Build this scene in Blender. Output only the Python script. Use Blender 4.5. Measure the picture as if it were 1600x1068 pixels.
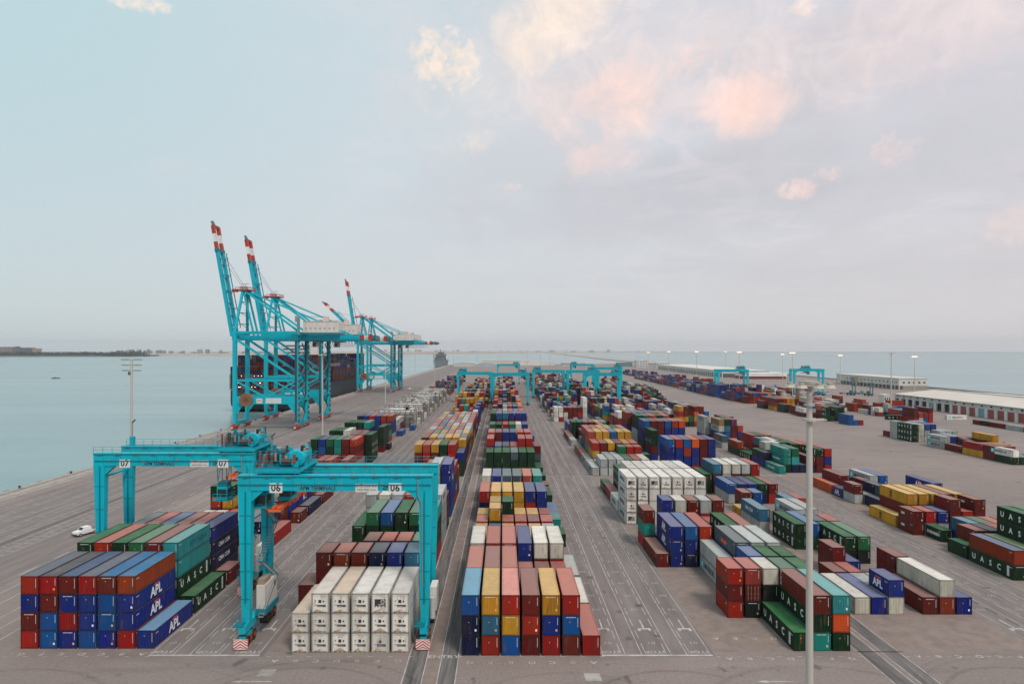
import bpy, bmesh, math, random
import numpy as np
from mathutils import Vector, Matrix, Euler

for o in list(bpy.data.objects): bpy.data.objects.remove(o)
scene = bpy.context.scene
COL = scene.collection
R_ = math.radians

# ------------------------------------------------------------------ camera
CAM_H = 42.4
cd = bpy.data.cameras.new('camera'); cam = bpy.data.objects.new('camera', cd); COL.objects.link(cam)
cam.location = (0, 0, CAM_H); cam.rotation_euler = (R_(90), 0, 0)
cd.sensor_width = 36.0; cd.lens = 36.0 * 1080 / 1600
cd.shift_x = (800 - 786) / 1600; cd.shift_y = (545.5 - 534) / 1600
cd.clip_start = 0.5; cd.clip_end = 60000
scene.camera = cam

# ------------------------------------------------------------------ colour / exposure
scene.view_settings.view_transform = 'Standard'
scene.view_settings.look = 'None'
scene.view_settings.exposure = 0.2
scene.view_settings.gamma = 1.0
scene.view_settings.use_curve_mapping = False

# ------------------------------------------------------------------ sun
SUN_EL, SUN_AZ = 52.0, 150.0          # azimuth clockwise from +Y (behind the camera, to the right)
sd = bpy.data.lights.new('sun', 'SUN'); sun = bpy.data.objects.new('sun', sd); COL.objects.link(sun)
sd.energy = 1.9; sd.angle = R_(14); sd.color = (1.0, 0.93, 0.85)
v = Vector((math.sin(R_(SUN_AZ)) * math.cos(R_(SUN_EL)), math.cos(R_(SUN_AZ)) * math.cos(R_(SUN_EL)), math.sin(R_(SUN_EL))))
sun.rotation_euler = v.to_track_quat('Z', 'Y').to_euler()

# ------------------------------------------------------------------ world: hazy dawn sky with soft pink cloud banks
w = bpy.data.worlds.new('World'); scene.world = w; w.use_nodes = True
nt = w.node_tree; nt.nodes.clear(); N = nt.nodes; K = nt.links
def node(t, **kw):
    n = N.new(t)
    for k_, v_ in kw.items(): setattr(n, k_, v_)
    return n
def mth(op, a, b=None, clamp=False):
    n = node('ShaderNodeMath', operation=op); n.use_clamp = clamp
    for i, q in enumerate((a, b)):
        if q is None: continue
        if isinstance(q, (int, float)): n.inputs[i].default_value = q
        else: K.new(q, n.inputs[i])
    return n.outputs[0]
def ramp(sock, pts, interp='EASE'):
    n = node('ShaderNodeValToRGB'); n.color_ramp.interpolation = interp
    e = n.color_ramp.elements
    while len(e) < len(pts): e.new(0.5)
    for q, (p, c) in zip(e, pts): q.position = p; q.color = (*c, 1)
    K.new(sock, n.inputs[0]); return n.outputs[0]
def mixc(f, a, b):
    n = node('ShaderNodeMix', data_type='RGBA')
    for i, q in ((0, f), (6, a), (7, b)):
        if isinstance(q, (int, float)): n.inputs[i].default_value = q
        elif isinstance(q, tuple): n.inputs[i].default_value = (*q, 1)
        else: K.new(q, n.inputs[i])
    return n.outputs[2]
sky = node('ShaderNodeTexSky', sky_type='NISHITA'); sky.sun_disc = False
sky.sun_elevation = R_(SUN_EL); sky.sun_rotation = R_(SUN_AZ); sky.air_density = 1.0; sky.dust_density = 2.5
tc = node('ShaderNodeTexCoord'); nrm = node('ShaderNodeVectorMath', operation='NORMALIZE')
K.new(tc.outputs['Generated'], nrm.inputs[0]); D = nrm.outputs[0]
sep = node('ShaderNodeSeparateXYZ'); K.new(D, sep.inputs[0]); dx, dy, dz = sep.outputs
# broad gradient: grey-pink at the horizon, pale aqua up left, lilac-grey up right
az = mth('ADD', mth('MULTIPLY', dx, 0.75), 0.5, True)
up = mth('MULTIPLY', dz, 2.0, True)
low = ramp(az, [(0.0, (0.545, 0.615, 0.635)), (0.45, (0.595, 0.615, 0.635)), (1.0, (0.63, 0.605, 0.62))])
top = ramp(az, [(0.05, (0.48, 0.64, 0.675)), (0.42, (0.57, 0.655, 0.69)), (0.62, (0.62, 0.635, 0.69)), (1.0, (0.63, 0.62, 0.68))])
base = mixc(ramp(up, [(0.0, (0, 0, 0)), (0.85, (1, 1, 1))]), low, top)
skys = node('ShaderNodeVectorMath', operation='SCALE'); K.new(sky.outputs[0], skys.inputs[0]); skys.inputs[3].default_value = 0.10
base = mixc(0.10, base, skys.outputs[0])
# cloud plane coordinates (clouds flatten towards the horizon)
den = mth('MAXIMUM', mth('ADD', dz, 0.10), 0.03)
cmb = node('ShaderNodeCombineXYZ'); K.new(mth('DIVIDE', dx, den), cmb.inputs[0]); K.new(mth('DIVIDE', dy, den), cmb.inputs[1])
def noise(vec, scale, detail, rough=0.5, dist=0.0, off=(0, 0, 0)):
    m = node('ShaderNodeVectorMath', operation='ADD'); K.new(vec, m.inputs[0]); m.inputs[1].default_value = off
    n = node('ShaderNodeTexNoise'); n.inputs['Scale'].default_value = scale; n.inputs['Detail'].default_value = detail
    n.inputs['Roughness'].default_value = rough; n.inputs['Distortion'].default_value = dist
    K.new(m.outputs[0], n.inputs['Vector']); return n.outputs['Fac']
n1 = noise(cmb.outputs[0], 0.9, 7, 0.58, 0.3, (3.1, 1.7, 0))
veil = mth('MULTIPLY', ramp(n1, [(0.44, (0, 0, 0)), (0.60, (1, 1, 1))]), mth('MULTIPLY', mth('ADD', dx, 0.22), 2.2, True))
veil = mth('MULTIPLY', veil, mth('MULTIPLY', dz, 4.0, True))
base = mixc(mth('MULTIPLY', veil, 0.6), base, (0.495, 0.495, 0.54))
n3 = noise(cmb.outputs[0], 2.6, 8, 0.62, 0.6, (0.4, 5.2, 0))
wisp = mth('MULTIPLY', ramp(n3, [(0.50, (0, 0, 0)), (0.66, (1, 1, 1))]), mth('MULTIPLY', mth('MULTIPLY', dz, 3.0, True), mth('MULTIPLY', mth('ADD', dx, 0.35), 1.6, True)))
base = mixc(mth('MULTIPLY', wisp, 0.60), base, (0.72, 0.67, 0.69))
# individual puffs, each at its own bearing in the sky
nw = noise(D, 6.0, 9, 0.62, 0.5)
nf = noise(D, 19.0, 8, 0.68, 0.6); nh = noise(D, 60.0, 6, 0.65, 0.6)
def pdir(px, py): return Vector(((px - 786) / 1080, 1, (545.5 - py) / 1080)).normalized()
def puff(px, py, rx, ry, rot, strength, colour, cur, soft=0.36):
    c = pdir(px, py); right = Vector((0, 0, 1)).cross(c); right = -right.normalized(); upv = right.cross(c).normalized()
    if upv.z < 0: upv = -upv
    ca, sa = math.cos(R_(rot)), math.sin(R_(rot))
    a = (right * ca + upv * sa) / (rx / 1080); b = (upv * ca - right * sa) / (ry / 1080)
    sub = node('ShaderNodeVectorMath', operation='SUBTRACT'); K.new(D, sub.inputs[0]); sub.inputs[1].default_value = c
    da = node('ShaderNodeVectorMath', operation='DOT_PRODUCT'); K.new(sub.outputs[0], da.inputs[0]); da.inputs[1].default_value = a
    db = node('ShaderNodeVectorMath', operation='DOT_PRODUCT'); K.new(sub.outputs[0], db.inputs[0]); db.inputs[1].default_value = b
    r2 = mth('ADD', mth('POWER', da.outputs['Value'], 2), mth('POWER', db.outputs['Value'], 2))
    e = mth('MULTIPLY', mth('SUBTRACT', 1.0, r2), 2.0)
    e = mth('ADD', e, mth('MULTIPLY', mth('SUBTRACT', nw, 0.5), 4.8))
    e = mth('ADD', e, mth('MULTIPLY', mth('SUBTRACT', nf, 0.5), 3.8))
    if rx < 60: e = mth('ADD', e, mth('MULTIPLY', mth('SUBTRACT', nh, 0.5), 9.0))
    e = mth('MULTIPLY', e, soft, True)
    e = mth('MULTIPLY', mth('MULTIPLY', e, mth('SUBTRACT', 2.0, r2, True), True), strength)
    lit = mixc(mth('MULTIPLY', mth('SUBTRACT', nf, 0.36), 3.2, True), tuple(q * .93 for q in colour), tuple(min(1, q * 1.04) for q in colour))
    return mixc(e, cur, lit)
PK, CR, GY = (0.92, 0.67, 0.60), (0.93, 0.77, 0.65), (0.525, 0.52, 0.56)
for a in [(900, 110, 330, 150, 12, .55, (.70, .64, .64)), (1250, 120, 300, 120, 5, .45, (.70, .63, .63)), (1120, 300, 420, 90, 4, 0.65, GY), (800, 260, 220, 70, 12, 0.5, GY), (1420, 230, 300, 90, 8, 0.55, GY), (1350, 420, 400, 60, 2, .35, (.55, .52, .53)), (560, 10, 140, 30, 0, .35, (.64, .62, .68)),
          (1400, 55, 240, 85, 8, 0.75, (0.78, 0.66, 0.655)), (1010, 120, 210, 100, 8, 0.60, (0.74, 0.66, 0.66)), (1080, 160, 150, 60, 0, 0.5, (0.80, 0.68, 0.66)), (860, 60, 170, 90, 25, .5, (.78, .70, .68)),
          (955, 165, 120, 95, 15, 0.8, (.80, .65, .61)), (965, 150, 80, 55, 15, 1.0, PK), (1165, 165, 85, 45, -5, 0.9, PK), (870, 25, 115, 65, 32, 1.0, CR), (700, 95, 50, 44, -25, 0.85, CR),
          (940, 240, 60, 30, 10, 0.50, PK), (1075, 95, 50, 26, 10, 0.5, PK), (1250, 295, 30, 14, 0, .6, PK), (1290, 270, 22, 12, 0, .6, PK), (800, 292, 14, 8, 0, .7, PK),
          (1385, 235, 40, 22, 0, .4, PK), (750, 220, 36, 18, 10, .35, CR), (215, 3, 45, 12, 0, .7, CR), (270, 262, 50, 18, 0, .28, (.62, .62, .66)), (1590, 350, 40, 25, 0, .3, PK), (1256, 15, 22, 14, 0, .6, CR)]:
    base = puff(*a, cur=base)
bg = node('ShaderNodeBackground'); K.new(base, bg.inputs[0]); bg.inputs[1].default_value = 1.0
K.new(bg.outputs[0], node('ShaderNodeOutputWorld').inputs[0])

# ------------------------------------------------------------------ helpers
def tag(o, label=None, cat=None, group=None, kind=None):
    if label: o['label'] = label
    if cat: o['category'] = cat
    if group: o['group'] = group
    if kind: o['kind'] = kind
    return o
def empty(name, loc=(0, 0, 0), rz=0, label=None, cat=None, group=None):
    o = bpy.data.objects.new(name, None); COL.objects.link(o); o.location = loc; o.rotation_euler = (0, 0, rz)
    o.empty_display_size = 0.5
    return tag(o, label, cat, group)

class MB:
    """collects coloured polygons, links them as one mesh object"""
    def __init__(s): s.v = []; s.f = []; s.c = []; s.m = []
    def face(s, pts, col, m=0):
        b = len(s.v); s.v.extend([tuple(p) for p in pts]); s.f.append(tuple(range(b, b + len(pts)))); s.c.append(col); s.m.append(m)
    def box(s, x0, y0, z0, x1, y1, z1, col, m=0, rm=None, roof=None, bottom=True):
        b = len(s.v)
        s.v.extend([(x0, y0, z0), (x1, y0, z0), (x1, y1, z0), (x0, y1, z0), (x0, y0, z1), (x1, y0, z1), (x1, y1, z1), (x0, y1, z1)])
        fs = [(0, 1, 5, 4), (1, 2, 6, 5), (2, 3, 7, 6), (3, 0, 4, 7), (4, 5, 6, 7)] + ([(3, 2, 1, 0)] if bottom else [])
        for i, f in enumerate(fs):
            s.f.append(tuple(b + q for q in f)); s.c.append(roof if (roof and i == 4) else col); s.m.append(m)
    def bar(s, p, q, wx, wz, col, m=0, w2=None):
        """box beam from p to q; wx horizontal width, wz the other; w2=(wx,wz) at q for a taper"""
        p = Vector(p); q = Vector(q); d = (q - p)
        if d.length < 1e-6: return
        d.normalize()
        ref = Vector((0, 0, 1)) if abs(d.z) < 0.9 else Vector((0, 1, 0))
        a = d.cross(ref).normalized(); c = a.cross(d).normalized()
        w2 = w2 or (wx, wz); b = len(s.v)
        for P, (u, t) in ((p, (wx, wz)), (q, w2)):
            for sa, sc in ((-1, -1), (1, -1), (1, 1), (-1, 1)):
                s.v.append(tuple(P + a * sa * u / 2 + c * sc * t / 2))
        for f in [(0, 1, 2, 3), (7, 6, 5, 4), (0, 4, 5, 1), (1, 5, 6, 2), (2, 6, 7, 3), (3, 7, 4, 0)]:
            s.f.append(tuple(b + i for i in f)); s.c.append(col); s.m.append(m)
    def tube(s, p, q, r, col, n=10, r2=None, m=0, caps=True):
        p = Vector(p); q = Vector(q); d = (q - p).normalized(); r2 = r if r2 is None else r2
        ref = Vector((0, 0, 1)) if abs(d.z) < 0.9 else Vector((1, 0, 0))
        a = d.cross(ref).normalized(); c = a.cross(d).normalized(); b = len(s.v)
        for P, rr in ((p, r), (q, r2)):
            for i in range(n):
                t = 2 * math.pi * i / n; s.v.append(tuple(P + (a * math.cos(t) + c * math.sin(t)) * rr))
        for i in range(n):
            j = (i + 1) % n; s.f.append((b + i, b + j, b + n + j, b + n + i)); s.c.append(col); s.m.append(m)
        if caps:
            s.f.append(tuple(b + i for i in reversed(range(n)))); s.c.append(col); s.m.append(m)
            s.f.append(tuple(b + n + i for i in range(n))); s.c.append(col); s.m.append(m)
    def path(s, pts, w, col, m=0):
        for a, b in zip(pts[:-1], pts[1:]): s.bar(a, b, w, w, col, m)
    def mesh(s, name, mats):
        me = bpy.data.meshes.new(name)
        me.from_pydata(s.v, [], s.f)
        ca = me.color_attributes.new('col', 'FLOAT_COLOR', 'CORNER')
        counts = np.array([len(f) for f in s.f]); cols = np.array([(*c, 1.0) for c in s.c], dtype=np.float32)
        ca.data.foreach_set('color', np.repeat(cols, counts, axis=0).ravel())
        for m_ in mats: me.materials.append(m_)
        if len(mats) > 1: me.polygons.foreach_set('material_index', np.array(s.m, dtype=np.int32))
        me.update(); return me
    def build(s, name, mats, parent=None, loc=(0, 0, 0)):
        if not isinstance(mats, (list, tuple)): mats = [mats]
        o = bpy.data.objects.new(name, s.mesh(name, mats)); COL.objects.link(o); o.location = loc
        if parent: o.parent = parent
        return o

def copy_tree(o, parent=None):
    c = o.copy(); COL.objects.link(c); c.parent = parent
    for ch in list(o.children): copy_tree(ch, c)
    return c

# ------------------------------------------------------------------ materials
def material(name):
    m = bpy.data.materials.new(name); m.use_nodes = True
    t = m.node_tree; t.nodes.clear(); return m, t
def mk(t):
    def nd(ty, **kw):
        n = t.nodes.new(ty)
        for a, b in kw.items(): setattr(n, a, b)
        return n
    return nd, t.links
def painted(name, rough=0.55, grime=0.25, scale=0.6, streak=True, rnd=0.0, metal=0.0, bump=0.0, grimecol=(0.16, 0.13, 0.11), rust=0.0, spec=.5):
    m, t = material(name); nd, L = mk(t)
    at = nd('ShaderNodeAttribute', attribute_name='col'); tc = nd('ShaderNodeTexCoord')
    mp = nd('ShaderNodeMapping'); mp.inputs['Scale'].default_value = (1, 1, 0.18 if streak else 1); L.new(tc.outputs['Object'], mp.inputs[0])
    col = at.outputs['Color']
    oi = nd('ShaderNodeObjectInfo')
    addv = nd('ShaderNodeVectorMath', operation='MULTIPLY_ADD'); L.new(oi.outputs['Random'], addv.inputs[0]); addv.inputs[1].default_value = (91, 37, 53)
    L.new(mp.outputs[0], addv.inputs[2])
    no = nd('ShaderNodeTexNoise'); no.inputs['Scale'].default_value = scale; no.inputs['Detail'].default_value = 7; no.inputs['Roughness'].default_value = .62
    L.new(addv.outputs[0], no.inputs['Vector'])
    r = nd('ShaderNodeValToRGB'); r.color_ramp.elements[0].position = .42; r.color_ramp.elements[1].position = .75; L.new(no.outputs['Fac'], r.inputs[0])
    mx = nd('ShaderNodeMix', data_type='RGBA'); mu = nd('ShaderNodeMath', operation='MULTIPLY'); L.new(r.outputs[0], mu.inputs[0]); mu.inputs[1].default_value = grime
    L.new(mu.outputs[0], mx.inputs[0]); L.new(col, mx.inputs[6]); mx.inputs[7].default_value = (*grimecol, 1)
    out = mx.outputs[2]
    if rust:
        n2 = nd('ShaderNodeTexNoise'); n2.inputs['Scale'].default_value = 1.7; n2.inputs['Detail'].default_value = 8; n2.inputs['Roughness'].default_value = .7
        L.new(addv.outputs[0], n2.inputs['Vector'])
        r2 = nd('ShaderNodeValToRGB'); r2.color_ramp.elements[0].position = .575; r2.color_ramp.elements[1].position = .70; L.new(n2.outputs['Fac'], r2.inputs[0])
        m3 = nd('ShaderNodeMath', operation='MULTIPLY'); L.new(r2.outputs[0], m3.inputs[0]); m3.inputs[1].default_value = rust
        mx2 = nd('ShaderNodeMix', data_type='RGBA'); L.new(m3.outputs[0], mx2.inputs[0]); L.new(out, mx2.inputs[6]); mx2.inputs[7].default_value = (.17, .07, .035, 1)
        out = mx2.outputs[2]
    if rnd:
        hs = nd('ShaderNodeHueSaturation'); mr = nd('ShaderNodeMapRange'); L.new(oi.outputs['Random'], mr.inputs[0]); mr.inputs[3].default_value = 1 - rnd; mr.inputs[4].default_value = 1 + rnd
        L.new(mr.outputs[0], hs.inputs['Value']); m9 = nd('ShaderNodeMath', operation='MULTIPLY'); L.new(oi.outputs['Random'], m9.inputs[0]); m9.inputs[1].default_value = 7.31; f9 = nd('ShaderNodeMath', operation='FRACT'); L.new(m9.outputs[0], f9.inputs[0]); h9 = nd('ShaderNodeMapRange'); L.new(f9.outputs[0], h9.inputs[0]); h9.inputs[3].default_value = .4965; h9.inputs[4].default_value = .508; L.new(h9.outputs[0], hs.inputs['Hue']); L.new(out, hs.inputs['Color']); out = hs.outputs[0]
    b = nd('ShaderNodeBsdfPrincipled'); L.new(out, b.inputs['Base Color']); b.inputs['Roughness'].default_value = rough; b.inputs['Metallic'].default_value = metal; b.inputs['Specular IOR Level'].default_value = spec
    if bump:
        bp = nd('ShaderNodeBump'); bp.inputs['Strength'].default_value = bump; bp.inputs['Distance'].default_value = .05; L.new(no.outputs['Fac'], bp.inputs['Height']); L.new(bp.outputs[0], b.inputs['Normal'])
    L.new(b.outputs[0], nd('ShaderNodeOutputMaterial').inputs[0]); return m
M_CONT = painted('container_paint', .50, .46, .6, True, .16, bump=.15, rust=.75, grimecol=(.045, .034, .03), spec=.18)
M_ROOF = painted('container_roof_paint', .6, .40, .45, False, .12, grimecol=(.24, .20, .18), rust=.55, spec=.25)
M_CRANE = painted('crane_paint', .45, .34, .35, True, 0.03, rust=.22, grimecol=(.02, .13, .15), spec=.2)
M_STEEL = painted('painted_steel', .5, .25, .5, True, 0, rust=.2)
M_WHITE = painted('plain_paint', .6, .12, .3, True)
M_WALL = painted('building_wall', .8, .25, .06, True)
M_RUB = painted('rubber', .8, .3, 1.0, False)
M_MARK = painted('road_paint', .8, .85, .55, False, grimecol=(.17, .155, .15))
def glass(name, col, rough=.08):
    m, t = material(name); nd, L = mk(t); b = nd('ShaderNodeBsdfPrincipled'); b.inputs['Base Color'].default_value = (*col, 1); b.inputs['Roughness'].default_value = rough
    L.new(b.outputs[0], nd('ShaderNodeOutputMaterial').inputs[0]); return m
M_GLASS = glass('dark_glass', (.02, .03, .035))
def emit(name, col, s):
    m, t = material(name); nd, L = mk(t); b = nd('ShaderNodeEmission'); b.inputs[0].default_value = (*col, 1); b.inputs[1].default_value = s
    L.new(b.outputs[0], nd('ShaderNodeOutputMaterial').inputs[0]); return m
M_LAMP = emit('lit_lamp', (1.0, .66, .38), 4.5)
M_SHIPLAMP = emit('lit_ship_lamp', (1.0, .93, .8), 5.0)
WHITE = (.78, .78, .76); TEAL = (.0, .43, .52); TEALD = (.0, .20, .26); RED = (.42, .03, .02); BLK = (.015, .015, .016); GREY = (.32, .33, .33); RUBBER = (.02, .02, .021)

# ---- ground
def ground_material():
    m, t = material('asphalt_and_paving'); nd, L = mk(t)
    ge = nd('ShaderNodeNewGeometry'); P = ge.outputs['Position']
    sp = nd('ShaderNodeSeparateXYZ'); L.new(P, sp.inputs[0])
    def ns(scale, det, rough=.6, sc=(1, 1, 1)):
        mp = nd('ShaderNodeMapping'); mp.inputs['Scale'].default_value = sc; L.new(P, mp.inputs[0])
        n = nd('ShaderNodeTexNoise'); n.inputs['Scale'].default_value = scale; n.inputs['Detail'].default_value = det; n.inputs['Roughness'].default_value = rough
        L.new(mp.outputs[0], n.inputs['Vector']); return n.outputs['Fac']
    def rp(s, pts):
        r = nd('ShaderNodeValToRGB'); e = r.color_ramp.elements
        while len(e) < len(pts): e.new(.5)
        for q, (p, c) in zip(e, pts): q.position = p; q.color = (*c, 1) if isinstance(c, tuple) else (c, c, c, 1)
        L.new(s, r.inputs[0]); return r.outputs[0]
    def mx(f, a, b, bt='MIX'):
        n = nd('ShaderNodeMix', data_type='RGBA', blend_type=bt)
        for i, q in ((0, f), (6, a), (7, b)):
            if isinstance(q, (int, float)): n.inputs[i].default_value = q
            elif isinstance(q, tuple): n.inputs[i].default_value = (*q, 1)
            else: L.new(q, n.inputs[i])
        return n.outputs[2]
    big = ns(.018, 5); c = mx(rp(big, [(.35, 0.0), (.65, 1.0)]), (.205, .166, .151), (.28, .220, .198))
    md = ns(.12, 6, .65, (1, .35, 1)); c = mx(rp(md, [(.45, 0.0), (.75, .55)]), c, (.185, .150, .138))
    fine = ns(2.2, 5, .7); c = mx(.35, c, rp(fine, [(.3, (.125, .103, .095)), (.7, (.36, .29, .262))]))
    st = ns(.35, 3, .5, (1, .6, 1)); c = mx(rp(st, [(.66, 0.0), (.72, .65)]), c, (.055, .052, .052))
    # joints between cast slabs
    br = nd('ShaderNodeTexBrick'); br.inputs['Scale'].default_value = 1.0; br.inputs['Brick Width'].default_value = 6.0; br.inputs['Row Height'].default_value = 4.0; br.inputs['Mortar Size'].default_value = .05; br.offset = .5; L.new(P, br.inputs['Vector'])
    mj = nd('ShaderNodeMath', operation='MULTIPLY'); L.new(br.outputs['Fac'], mj.inputs[0]); mj.inputs[1].default_value = .14; c = mx(mj.outputs[0], c, (.07, .062, .06))
    # scuffs across the near apron, left by turning tyres
    tr = ns(.09, 4, .6, (.35, 1.6, 1)); c = mx(rp(tr, [(.56, 0.0), (.70, .45)]), c, (.11, .103, .10))
    lt = ns(.05, 5, .6, (.5, 1.2, 1)); c = mx(rp(lt, [(.60, 0.0), (.80, .5)]), c, (.40, .33, .30))
    b = nd('ShaderNodeBsdfPrincipled'); L.new(c, b.inputs['Base Color']); b.inputs['Roughness'].default_value = .85
    bp = nd('ShaderNodeBump'); bp.inputs['Strength'].default_value = .2; bp.inputs['Distance'].default_value = .03; L.new(fine, bp.inputs['Height']); L.new(bp.outputs[0], b.inputs['Normal'])
    L.new(b.outputs[0], nd('ShaderNodeOutputMaterial').inputs[0]); return m
M_GROUND = ground_material()
def rough_ground(name, ca, cb, scale, cc=None, stretch=(1, 1, 1)):
    m, t = material(name); nd, L = mk(t)
    ge = nd('ShaderNodeNewGeometry'); mp = nd('ShaderNodeMapping'); mp.inputs['Scale'].default_value = stretch; L.new(ge.outputs['Position'], mp.inputs[0])
    n = nd('ShaderNodeTexNoise'); n.inputs['Scale'].default_value = scale; n.inputs['Detail'].default_value = 7; n.inputs['Roughness'].default_value = .65; L.new(mp.outputs[0], n.inputs['Vector'])
    r = nd('ShaderNodeValToRGB'); r.color_ramp.elements[0].position = .35; r.color_ramp.elements[1].position = .68
    r.color_ramp.elements[0].color = (*ca, 1); r.color_ramp.elements[1].color = (*cb, 1); L.new(n.outputs['Fac'], r.inputs[0])
    b = nd('ShaderNodeBsdfPrincipled'); L.new(r.outputs[0], b.inputs['Base Color']); b.inputs['Roughness'].default_value = .9
    L.new(b.outputs[0], nd('ShaderNodeOutputMaterial').inputs[0]); return m
M_TRACK = rough_ground('tyre_blackened_asphalt', (.075, .068, .066), (.215, .195, .185), .9, stretch=(2.2, .09, 1))
M_LANE = rough_ground('lane_asphalt', (.155, .130, .122), (.235, .196, .182), .35, stretch=(1.6, .16, 1))
M_BROWN = rough_ground('brown_paving', (.195, .150, .131), (.270, .208, .180), .5)
M_SAND = rough_ground('sand', (.34, .28, .23), (.46, .39, .33), .01)
M_SHORE = rough_ground('scrub', (.06, .075, .07), (.14, .13, .11), .02)
M_CONC = rough_ground('concrete', (.27, .24, .21), (.40, .36, .32), .4)
def water_material():
    m, t = material('sea_water'); nd, L = mk(t)
    ge = nd('ShaderNodeNewGeometry'); mp = nd('ShaderNodeMapping'); mp.inputs['Scale'].default_value = (1, .55, 1); L.new(ge.outputs['Position'], mp.inputs[0])
    n = nd('ShaderNodeTexNoise'); n.inputs['Scale'].default_value = .55; n.inputs['Detail'].default_value = 5; n.inputs['Roughness'].default_value = .6; L.new(mp.outputs[0], n.inputs['Vector'])
    n2 = nd('ShaderNodeTexNoise'); n2.inputs['Scale'].default_value = .006; n2.inputs['Detail'].default_value = 5
    mp2 = nd('ShaderNodeMapping'); mp2.inputs['Scale'].default_value = (.35, 2.2, 1); L.new(ge.outputs['Position'], mp2.inputs[0]); L.new(mp2.outputs[0], n2.inputs['Vector'])
    r = nd('ShaderNodeValToRGB'); r.color_ramp.elements[0].position = .35; r.color_ramp.elements[1].position = .7
    r.color_ramp.elements[0].color = (.16, .265, .275, 1); r.color_ramp.elements[1].color = (.215, .325, .33, 1); L.new(n2.outputs['Fac'], r.inputs[0])
    b = nd('ShaderNodeBsdfPrincipled'); L.new(r.outputs[0], b.inputs['Base Color']); b.inputs['Roughness'].default_value = .22; b.inputs['IOR'].default_value = 1.33
    bp = nd('ShaderNodeBump'); bp.inputs['Strength'].default_value = .55; bp.inputs['Distance'].default_value = .35; L.new(n.outputs['Fac'], bp.inputs['Height']); L.new(bp.outputs[0], b.inputs['Normal'])
    L.new(b.outputs[0], nd('ShaderNodeOutputMaterial').inputs[0]); return m
M_WATER = water_material()

def smear_material():
    m, t = material('tyre_rubber_smear'); nd, L = mk(t)
    ge = nd('ShaderNodeNewGeometry'); n = nd('ShaderNodeTexNoise'); n.inputs['Scale'].default_value = .5; n.inputs['Detail'].default_value = 6; L.new(ge.outputs['Position'], n.inputs['Vector'])
    at = nd('ShaderNodeAttribute', attribute_name='col')
    r = nd('ShaderNodeMapRange'); L.new(n.outputs['Fac'], r.inputs[0]); r.inputs[1].default_value = .3; r.inputs[2].default_value = .75; r.inputs[3].default_value = .1; r.inputs[4].default_value = .42
    mu = nd('ShaderNodeMath', operation='MULTIPLY'); L.new(r.outputs[0], mu.inputs[0]); L.new(at.outputs['Fac'], mu.inputs[1])
    b = nd('ShaderNodeBsdfDiffuse'); b.inputs[0].default_value = (.045, .040, .038, 1); tr = nd('ShaderNodeBsdfTransparent'); ms = nd('ShaderNodeMixShader')
    L.new(mu.outputs[0], ms.inputs[0]); L.new(tr.outputs[0], ms.inputs[1]); L.new(b.outputs[0], ms.inputs[2]); L.new(ms.outputs[0], nd('ShaderNodeOutputMaterial').inputs[0]); return m
M_SMEAR = smear_material()
# ------------------------------------------------------------------ setting
def sheet(name, poly, z, mat, thick=0, kind='structure'):
    mb = MB(); mb.face([(x, y, z) for x, y in poly], (1, 1, 1))
    if thick:
        n = len(poly)
        for i in range(n):
            (x0, y0), (x1, y1) = poly[i], poly[(i + 1) % n]
            mb.face([(x0, y0, z - thick), (x1, y1, z - thick), (x1, y1, z), (x0, y0, z)], (1, 1, 1))
    o = mb.build(name, mat); o['kind'] = kind; return o
QX = -148.0
ring = [(15600 * math.sin(2 * math.pi * i / 96), 15600 * math.cos(2 * math.pi * i / 96)) for i in range(96)][::-1]
sheet('water', ring, -3.2, M_WATER)
sheet('ground', [(QX, -150), (470, -150), (470, 1900), (330, 2050), (60, 1950), (-60, 1880), (QX - 4, 1900)], 0.0, M_GROUND, 5)
mb = MB()
mb.box(QX, -150, 0.004, QX + 2.2, 1900, 0.25, (1, 1, 1)); o = mb.build('quay_kerb', M_CONC); o['kind'] = 'structure'
# concrete strip along the quay edge and lanes
sheet('quay_strip', [(QX + 2.2, -150), (QX + 7.5, -150), (QX + 7.5, 1890), (QX + 2.2, 1890)], .004, M_CONC)
sheet('quay_road', [(-136, 60), (-90, 60), (-90, 1890), (-136, 1890)], .004, M_LANE)
# truck lanes between blocks
for a, b in ((-49.2, -33.2), (13.6, 29.4), (76.2, 92.6)):
    sheet('lane', [(a, 95.5), (b, 95.5), (b, 900), (a, 900)], .004, M_LANE)
# crane runways, blackened by the yard crane tyres
for a, b in ((-12.8, -10.5), (-8.4, -6.2), (49.9, 52.1), (53.2, 55.4)):
    sheet('runway', [(a, -60), (b, -60), (b, 900), (a, 900)], .008, M_TRACK)
sheet('runway_median', [(-10.4, -60), (-8.5, -60), (-8.5, 900), (-10.4, 900)], .006, M_BROWN)
for a, b in ((-69.5, -49.4), (-32.8, -12.9), (-6.1, 13.5), (29.6, 49.4), (55.8, 76), (93.2, 113)):
    sheet('stacking_area', [(a, 97), (b, 97), (b, 230), (a, 230)], .004, M_BROWN)
# seawall road and causeway running out to the horizon
sheet('causeway', [(455, 1800), (500, 1800), (640, 9000), (560, 9000), (440, 3000)], -.2, M_SAND, 3)
mb = MB(); mb.bar((468, -150, 0), (468, 1900, 0), 5, 3.0, (1, 1, 1)); o = mb.build('seawall', M_CONC); tag(o, 'low pale concrete seawall along the right edge of the terminal', 'seawall')
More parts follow.
